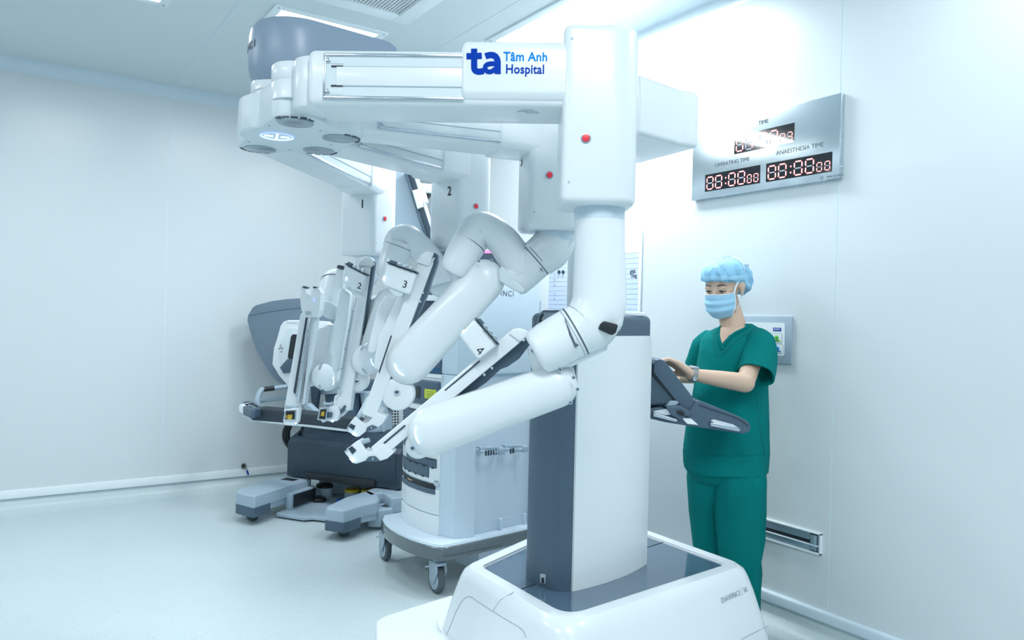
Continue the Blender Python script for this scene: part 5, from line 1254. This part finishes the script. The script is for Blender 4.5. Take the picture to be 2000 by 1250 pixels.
# hands
def hand(wr, dirw, nrm, s=1, curl=(25, 45, 35), tdir=1):
    """dirw: along the palm; nrm: back of the hand; fingers bend away from it"""
    d = Vector(dirw).normalized(); n = Vector(nrm); n = (n - d * n.dot(d)).normalized(); sd = d.cross(n) * tdir
    Mh_ = Matrix((sd, d, n)).transposed().to_4x4(); Mh_.translation = wr
    for k, x in enumerate((-.026, -.009, .009, .026)):
        cap_(Mh_ @ Vector((x * .6, 0, 0)), Mh_ @ Vector((x, .072, .004)), .016, .0125)
    for k, (x, L) in enumerate(((-.029, .062), (-.0095, .072), (.0095, .076), (.029, .068))):
        p = Vector((x, .074, .004)); a = 0
        for seg_, r_a, r_b in ((.46, .0098, .0090), (.30, .0090, .0082), (.24, .0082, .0070)):
            a += math.radians(curl[0 if seg_ == .46 else (1 if seg_ == .30 else 2)] + 3 * k)
            q = p + Vector((x * .12, math.cos(a), -math.sin(a))) * (L * seg_ * 1.35)
            cap_(Mh_ @ p, Mh_ @ q, r_a, r_b); p = q
    p = Vector((.022, .018, -.006))
    for q, ra, rb in ((Vector((.044, .046, -.016)), .0135, .0115), (Vector((.048, .074, -.028)), .0112, .0088)):
        cap_(Mh_ @ p, Mh_ @ q, ra, rb); p = q
hd_ = (pix(1298, 700, 3.03) - wr_)
hand(wr_, hd_, Z * .9 - r0 * .3 + f0 * .15, curl=(10, 34, 42))
hand(wrR, pix(1290, 730, DN - .04) - wrR, Z, curl=(20, 30, 25), tdir=-1)
# legs and feet
kA, aA = pix(1376, 1080, DN + .09), None
fA = plan(.955 - .07, DN + .09, .0); fB = plan(.955 + .07, DN + .0, .0)
hipA = pix(1383, 930, DN + .05); hipB = pix(1448, 930, DN - .02); kB = pix(1448, 1080, DN - .01)
for hp, kn, ft in ((hipA, kA, fA), (hipB, kB, fB)):
    cap_(hp, kn, .062, .040); cap_(kn, ft + Z * .07, .040, .030)
    toe = ft + Vector((fdir.x, fdir.y, 0)) * .13 + Z * .025
    cap_(ft + Z * .035, toe, .033, .026)
me = bpy.data.meshes.new('b'); bmesh.ops.recalc_face_normals(body, faces=body.faces); body.to_mesh(me); body.free()
ob = bpy.data.objects.new('b', me); COL.objects.link(ob)
md = ob.modifiers.new('r', 'REMESH'); md.mode = 'VOXEL'; md.voxel_size = .0042; md.use_smooth_shade = True
sm_ = ob.modifiers.new('s', 'SMOOTH'); sm_.factor = .5; sm_.iterations = 5
dg_ = bpy.context.evaluated_depsgraph_get(); me2 = bpy.data.meshes.new_from_object(ob.evaluated_get(dg_)); bpy.data.objects.remove(ob); bpy.data.meshes.remove(me)
b = BM(); b.from_mesh(me2); bpy.data.meshes.remove(me2); N('body', b, m_skin, ang=180)
# eyes, lids, brows, earring
for s in (-1, 1):
    b = BM(); ball(b, (s * .0315, .0075, .0655), .0115, HD, s=(1.25, .62, .9)); e_ = N('eye', b, m_eye)
    b = BM(); ball(b, (s * .0315 - .001, .0035, .0735), .0055, HD, s=(1, .9, .7)); N('iris', b, m_hair, e_)
    b = BM(); ball(b, (s * .0315, .0118, .0668), .0125, HD, s=(1.3, .52, .9)); N('eyelid', b, m_skin, e_)
    b = BM(); tube(b, [HD @ Vector((s * (.0315 + x), .0058 - abs(x + .002) * .12, z_)) for x, z_ in ((-.015, .0728), (-.007, .0775), (.002, .0785), (.010, .0745), (.017, .066))], .0014, seg=6); N('eyelashes', b, m_hair, e_)
    b = BM(); tube(b, [HD @ Vector((s * x, y, z)) for x, y, z in ((.014, .0265, .0775), (.026, .030, .0775), (.039, .0305, .0715), (.051, .025, .0605))], [.0020, .0028, .0026, .0010], seg=8, flat=.5); N('eyebrow', b, m_hair, e_)
b = BM(); ball(b, HD @ Vector((.084, -.028, -.006)), .0034); N('earring', b, m_metal)
# --- mask
def mpt(az, v, o=0.0):
    """az: degrees round the face; v: 0 top edge .. 1 chin edge"""
    y = -.012 - .100 * v
    rx = .0715 - .012 * v * v + .006 * math.sin(math.pi * v); rz = .106 + .010 * math.sin(math.pi * min(v * 1.1, 1)) - .030 * max(0, v - .75) / .25
    pleat = .0036 * math.sin(v * math.pi * 7) * math.cos(math.radians(az)) if .12 < v < .9 else 0
    a = math.radians(az); z0 = -.010
    return Vector((math.sin(a) * (rx + o + pleat), y - .010 * (1 - abs(math.sin(a))) * (v - .2) - .02 * v * abs(math.sin(a)) * 0 + .004 * (1 - abs(math.sin(a))) * (1 - v), z0 + math.cos(a) * (rz + o + pleat)))
azs = [-66 + 132 * i / 24 for i in range(25)]
rings_ = []
for i in range(21): 
    v = i / 20; k = 1 - .20 * max(0, v - .55) / .45
    rings_.append([mpt(a * k, v, .003) for a in azs] + [mpt(a * k, v, .0) for a in reversed(azs)])
b = BM(); loft(b, rings_, HD); mk_ = N('face_mask', b, m_mask, ang=70)
b = BM(); tube(b, [HD @ mpt(a, 0, .0038) for a in azs], .0022, seg=8, sm=0); N('mask_edging', b, m_strap, mk_)
for s in (-1, 1):
    b = BM(); tube(b, [HD @ mpt(s * 66 * (1 - .20 * max(0, v / 12 - .55) / .45), v / 12, .0035) for v in range(13)], .0024, seg=8, sm=0); N('mask_edging', b, m_strap, mk_)
    b = BM(); tube(b, [HD @ Vector(q) for q in ((s * .066, -.012, .034), (s * .073, .022, .016), (s * .082, .040, -.004), (s * .088, .048, -.022))], .0034, seg=8, flat=.5); N('mask_strap', b, m_strap, mk_)
    b = BM(); tube(b, [HD @ Vector(q) for q in ((s * .056, -.088, .040), (s * .066, -.082, .018), (s * .072, -.060, .0), (s * .077, -.035, -.016), (s * .080, -.012, -.026))], .0036, seg=8, flat=.5); N('mask_strap', b, m_strap, mk_)
# --- bouffant cap
def cappt(az, t, n=0):
    """az 0 = forward, t: 0 lower edge .. 1 crown"""
    a = math.radians(az); back = (1 - math.cos(a)) / 2
    e0 = .058 - .016 * math.sin(a) ** 2 - .105 * max(0, (back - .50) / .50) ** .8; top = .128
    y = e0 + (top - e0) * math.sin(t * math.pi / 2)
    k = math.cos(t * math.pi / 2 * .98) ** .62
    fold = 1 + .045 * math.sin(az * math.pi / 180 * 13 + t * 6 + 1.5 * math.sin(a * 2)) * k * (1 - t * .4) + .014 * math.sin(az * math.pi / 180 * 31 - t * 9)
    puff = 1 + .10 * math.sin(math.pi * min(t * 1.3, 1)) * (.35 + back)
    return Vector((math.sin(a) * .088 * k * fold * puff, y, -.012 + math.cos(a) * (.103 + .012 * back) * k * fold * puff - back * .012))
rg = []
for i in range(15):
    t = i / 14; rg.append([cappt(360 * j / 96, t) for j in range(96)])
b = BM(); loft(b, [[p * 1.0 + Vector((0, -.004, 0)) + (Vector((0, 0, -.012)) - Vector((0, 0, -.012))) for p in rg[0]]] + rg, HD); cp = N('bouffant_cap', b, m_capm, ang=75)
rgb = []
for dy, k in ((-.006, 1.015), (.0, 1.035), (.008, 1.035), (.014, 1.01)):
    rgb.append([Vector((p.x * k * (1 + .01 * math.sin(j * 1.3)), p.y + dy, (p.z + .012) * k - .012)) for j, p in enumerate(cappt(360 * j / 96, .04) for j in range(96))])
b = BM(); loft(b, rgb, HD); N('cap_band', b, m_mask, cp)
b = BM(); t = bmesh.new(); bmesh.ops.create_uvsphere(t, u_segments=40, v_segments=22, radius=.056)
for v in t.verts:
    a = math.atan2(v.co.x, v.co.y); v.co *= 1 + .05 * math.sin(a * 9 + v.co.z * 90) * .7
t.transform(Matrix.Translation((.022, .018, -.120)) @ Matrix.Diagonal((1.0, 1.25, .85, 1))); merge(b, t, HD); N('cap_bun', b, m_capm, cp, ang=75)
b = BM(); tube(b, [HD @ Vector(q) for q in ((.080, .048, -.03), (.082, .075, -.045), (.066, .110, -.055), (.02, .130, -.06))], .003, seg=8); N('cap_tie', b, m_strap, cp)
b = BM(); tube(b, [HD @ Vector(q) for q in ((-.0, .112, -.01), (.01, .140, -.02), (.03, .135, -.035))], [.003, .009, .005], seg=10, flat=.5); N('cap_tie_end', b, m_strap, cp)
b = BM(); tube(b, [HD @ Vector(q) for q in ((.04, .085, -.10), (.04, .075, -.150), (.03, .035, -.170))], [.008, .014, .006], seg=10, flat=.5); N('cap_tie_end', b, m_strap, cp)
# --- scrub top
def eloft(levels, dz=0.0, depth=.115, nseg=64, fold=.0, cap=True, m=m_scrub, name='part', par=nu, power=2.3, seed=0):
    rings_ = []
    for y, xl, xr, dc, dd in levels:
        cx = (xl + xr) / 2; hw = (xr - xl) / 2 / F * dc; c = pix(cx, y, dc); r_ = []
        for k in range(nseg):
            a = 2 * math.pi * k / nseg; ca, sa = math.cos(a), math.sin(a)
            ex = abs(ca) ** (2 / power) * (1 if ca > 0 else -1); ey = abs(sa) ** (2 / power) * (1 if sa > 0 else -1)
            f = 1 + fold * (math.sin(5 * a + y * .035 + seed) * .6 + math.sin(9 * a - y * .05 + seed * 2) * .4)
            r_.append(c + rt * ex * hw * (1 + (f - 1) * .4) + f0 * ey * dd * f)
        rings_.append(r_)
    b = BM(); loft(b, rings_, cap=cap); return N(name, b, m, par, ang=80)
D = DN
top_ = eloft([(632, 1424, 1466, D + .03, .052), (640, 1400, 1480, D + .025, .070), (648, 1383, 1492, D + .02, .082), (662, 1370, 1503, D + .015, .094), (690, 1366, 1506, D + .01, .105), (720, 1362, 1502, D + .01, .112), (755, 1357, 1498, D, .115), (790, 1350, 1497, D, .118), (830, 1341, 1499, D, .125), (870, 1338, 1501, D, .130), (896, 1337, 1500, D, .133), (914, 1338, 1497, D, .133)], fold=.05, name='scrub_top')
b = BM()
hem = []
# V neck: skin wedge, collar bands lying on the chest
vb = bvh(top_)
def onb(px, py, l=.004):
    h = vb.ray_cast(CAM, ray(px, py).normalized()); p = h[0] if h[0] is not None else pix(px, py, D - .08); return p - fw * l
def patch(name, pts, m, l0=.004, th=.003, par=nu, n=10):
    """a cloth or skin patch lying on the top: outline in sight points, draped on the surface"""
    q = [onb(x, y, l0) for x, y in pts]; c = sum(q, Vector()) / len(q)
    cx = sum(p[0] for p in pts) / len(pts); cy = sum(p[1] for p in pts) / len(pts)
    t = bmesh.new(); R_ = []
    for i in range(n + 1):
        s = i / n; R_.append([t.verts.new(onb(cx + (x - cx) * s, cy + (y - cy) * s, l0 * (1 if i < n else .3))) for x, y in pts]) if i else R_.append(None)
    cv = t.verts.new(onb(cx, cy, l0)); k = len(pts)
    for j in range(k): t.faces.new((cv, R_[1][j], R_[1][(j + 1) % k]))
    for i in range(1, n):
        for j in range(k): t.faces.new((R_[i][j], R_[i + 1][j], R_[i + 1][(j + 1) % k], R_[i][(j + 1) % k]))
    b = BM(); merge(b, t); return N(name, b, m, par, ang=80)
def dens(pts, n=5):
    out = []
    for (x0, y0), (x1, y1) in zip(pts, pts[1:] + pts[:1]):
        for k in range(n): out.append((x0 + (x1 - x0) * k / n, y0 + (y1 - y0) * k / n))
    return out
patch('neckline_skin', dens([(1406, 640), (1404, 650), (1404, 664), (1408, 674), (1412, 669), (1424, 655), (1440, 646), (1458, 637), (1440, 636), (1420, 637)]), m_skin, .006)
b = BM(); tube(b, [onb(x, y, .005) for x, y in chain([(1406, 638), (1405, 642), (1403, 652), (1405, 663), (1411, 680)], 3)], .0065, seg=10, sm=2, flat=.5, fdir=fw); N('collar', b, m_scrub, top_)
b = BM(); tube(b, [onb(x, y, .006) for x, y in chain([(1462, 636), (1453, 642), (1436, 650), (1424, 659), (1414, 673), (1409, 682)], 3)], .0065, seg=10, sm=2, flat=.5, fdir=fw); N('collar', b, m_scrub, top_)
def stitch(pts, w_=.0009, par=None):
    b = BM(); tube(b, [onb(x, y, .001) for x, y in chain(pts, 6)], w_, seg=6, sm=0); N('seam', b, m_scrubd, par or top_)
stitch([(1393, 650), (1393, 658), (1395, 680), (1404, 696), (1420, 684), (1440, 664), (1460, 650)]); stitch([(1476, 752), (1479, 800), (1487, 850), (1494, 890)])
stitch([(1345, 903), (1400, 905), (1450, 908), (1494, 906)]); 
# hem: turned edge, lower at the near side
eloft([(880, 1337, 1501, D, .134), (905, 1337, 1499, D, .136), (919, 1341, 1497, D - .0, .136)], fold=.05, cap=False, name='hem', par=top_)
# sleeves
def sleeve(pts, R_, name='sleeve', flat=1.0):
    P_, Q_ = smoothpath([pix(*p) for p in pts], [r * p[2] / F for r, p in zip(R_, pts)], 6); rings_ = []; ref = Vector(rt)
    def sec(i, s):
        t = (P_[min(i + 1, len(P_) - 1)] - P_[max(i - 1, 0)]).normalized(); a = (Vector(rt) - t * Vector(rt).dot(t)).normalized(); c = t.cross(a)
        return [P_[i] + (a * math.cos(2 * math.pi * k / 40) + c * math.sin(2 * math.pi * k / 40)) * Q_[i] * s * (1 + .03 * math.sin(5 * 2 * math.pi * k / 40 + i * .5)) for k in range(40)]
    for i in range(len(P_)): rings_.append(sec(i, 1))
    rings_.append(sec(len(P_) - 1, .93)); 
    for i in range(len(P_) - 1, 2, -1): rings_.append(sec(i, .92))
    b = BM(); loft(b, rings_); return N(name, b, m_scrub, top_, ang=80)
sleeve([(1472, 654, D + .0), (1482, 672, D - .05), (1482, 700, D - .10), (1475, 733, D - .15)], [17, 32, 34, 37])
sleeve([(1388, 655, D + .05), (1374, 675, D + .09), (1362, 700, D + .11), (1355, 716, D + .12)], [14, 22, 20, 18])
# --- trousers
tq = eloft([(880, 1344, 1494, D, .118), (920, 1342, 1495, D, .122), (938, 1352, 1486, D, .095), (948, 1370, 1465, D, .05)], fold=.03, name='trousers')
eloft([(905, 1346, 1420, D + .04, .10), (935, 1343, 1408, D + .04, .105), (1000, 1347, 1402, D + .06, .08), (1080, 1356, 1408, D + .08, .07), (1160, 1364, 1412, D + .08, .062), (1245, 1366, 1410, D + .08, .058)], fold=.07, name='trouser_leg', par=tq, seed=2)
eloft([(905, 1386, 1493, D - .02, .11), (935, 1389, 1495, D - .02, .115), (1000, 1393, 1493, D - .02, .095), (1050, 1400, 1492, D - .02, .09), (1092, 1404, 1484, D - .02, .085), (1115, 1408, 1487, D - .02, .08), (1150, 1412, 1484, D - .02, .075), (1245, 1415, 1482, D - .02, .07)], fold=.07, name='trouser_leg', par=tq, seed=5)
for ft in (fA, fB):
    Ms = frame(ft + Vector((fdir.x, fdir.y, 0)) * .05 + Z * .0, Vector((fdir.x, fdir.y, 0)), Z)
    b = BM(); box(b, (0, .03, 0), (.27, .06, .095), Ms, bev=.028, seg=4); N('shoe', b, m_strap)
# --- watch
wp = wr_ + (el - wr_).normalized() * .012; ax = (el - wr_).normalized()
b = BM(); lathe(b, wp - ax * .011, ax, [(0, .0285), (.001, .0298), (.021, .0305), (.022, .029)], 28); wt = N('wristwatch', b, mat('grey_watch_strap', (.27, .29, .30), .6, var=.03), nu)
M = frame(wp + (Z * .95 + r0 * .1).normalized() * .031, ax, f0)
b = BM(); box(b, (0, 0, 0), (.034, .034, .010), M, bev=.004, seg=3); N('watch_case', b, m_metal, wt)
b = BM(); box(b, (0, 0, (.005 if (M.to_3x3() @ Vector((0, 0, 1))).z > 0 else -.005)), (.029, .029, .002), M, bev=.0008); N('watch_glass', b, m_glass, wt)
b = BM(); Mq = frame(wp - fw * .029 - Z * .014, ax, Z); cyl(b, (0, 0, -.004), (0, 0, .004), .009, seg=18, bev=.002, M=Mq); N('watch_clasp', b, m_metal, wt)
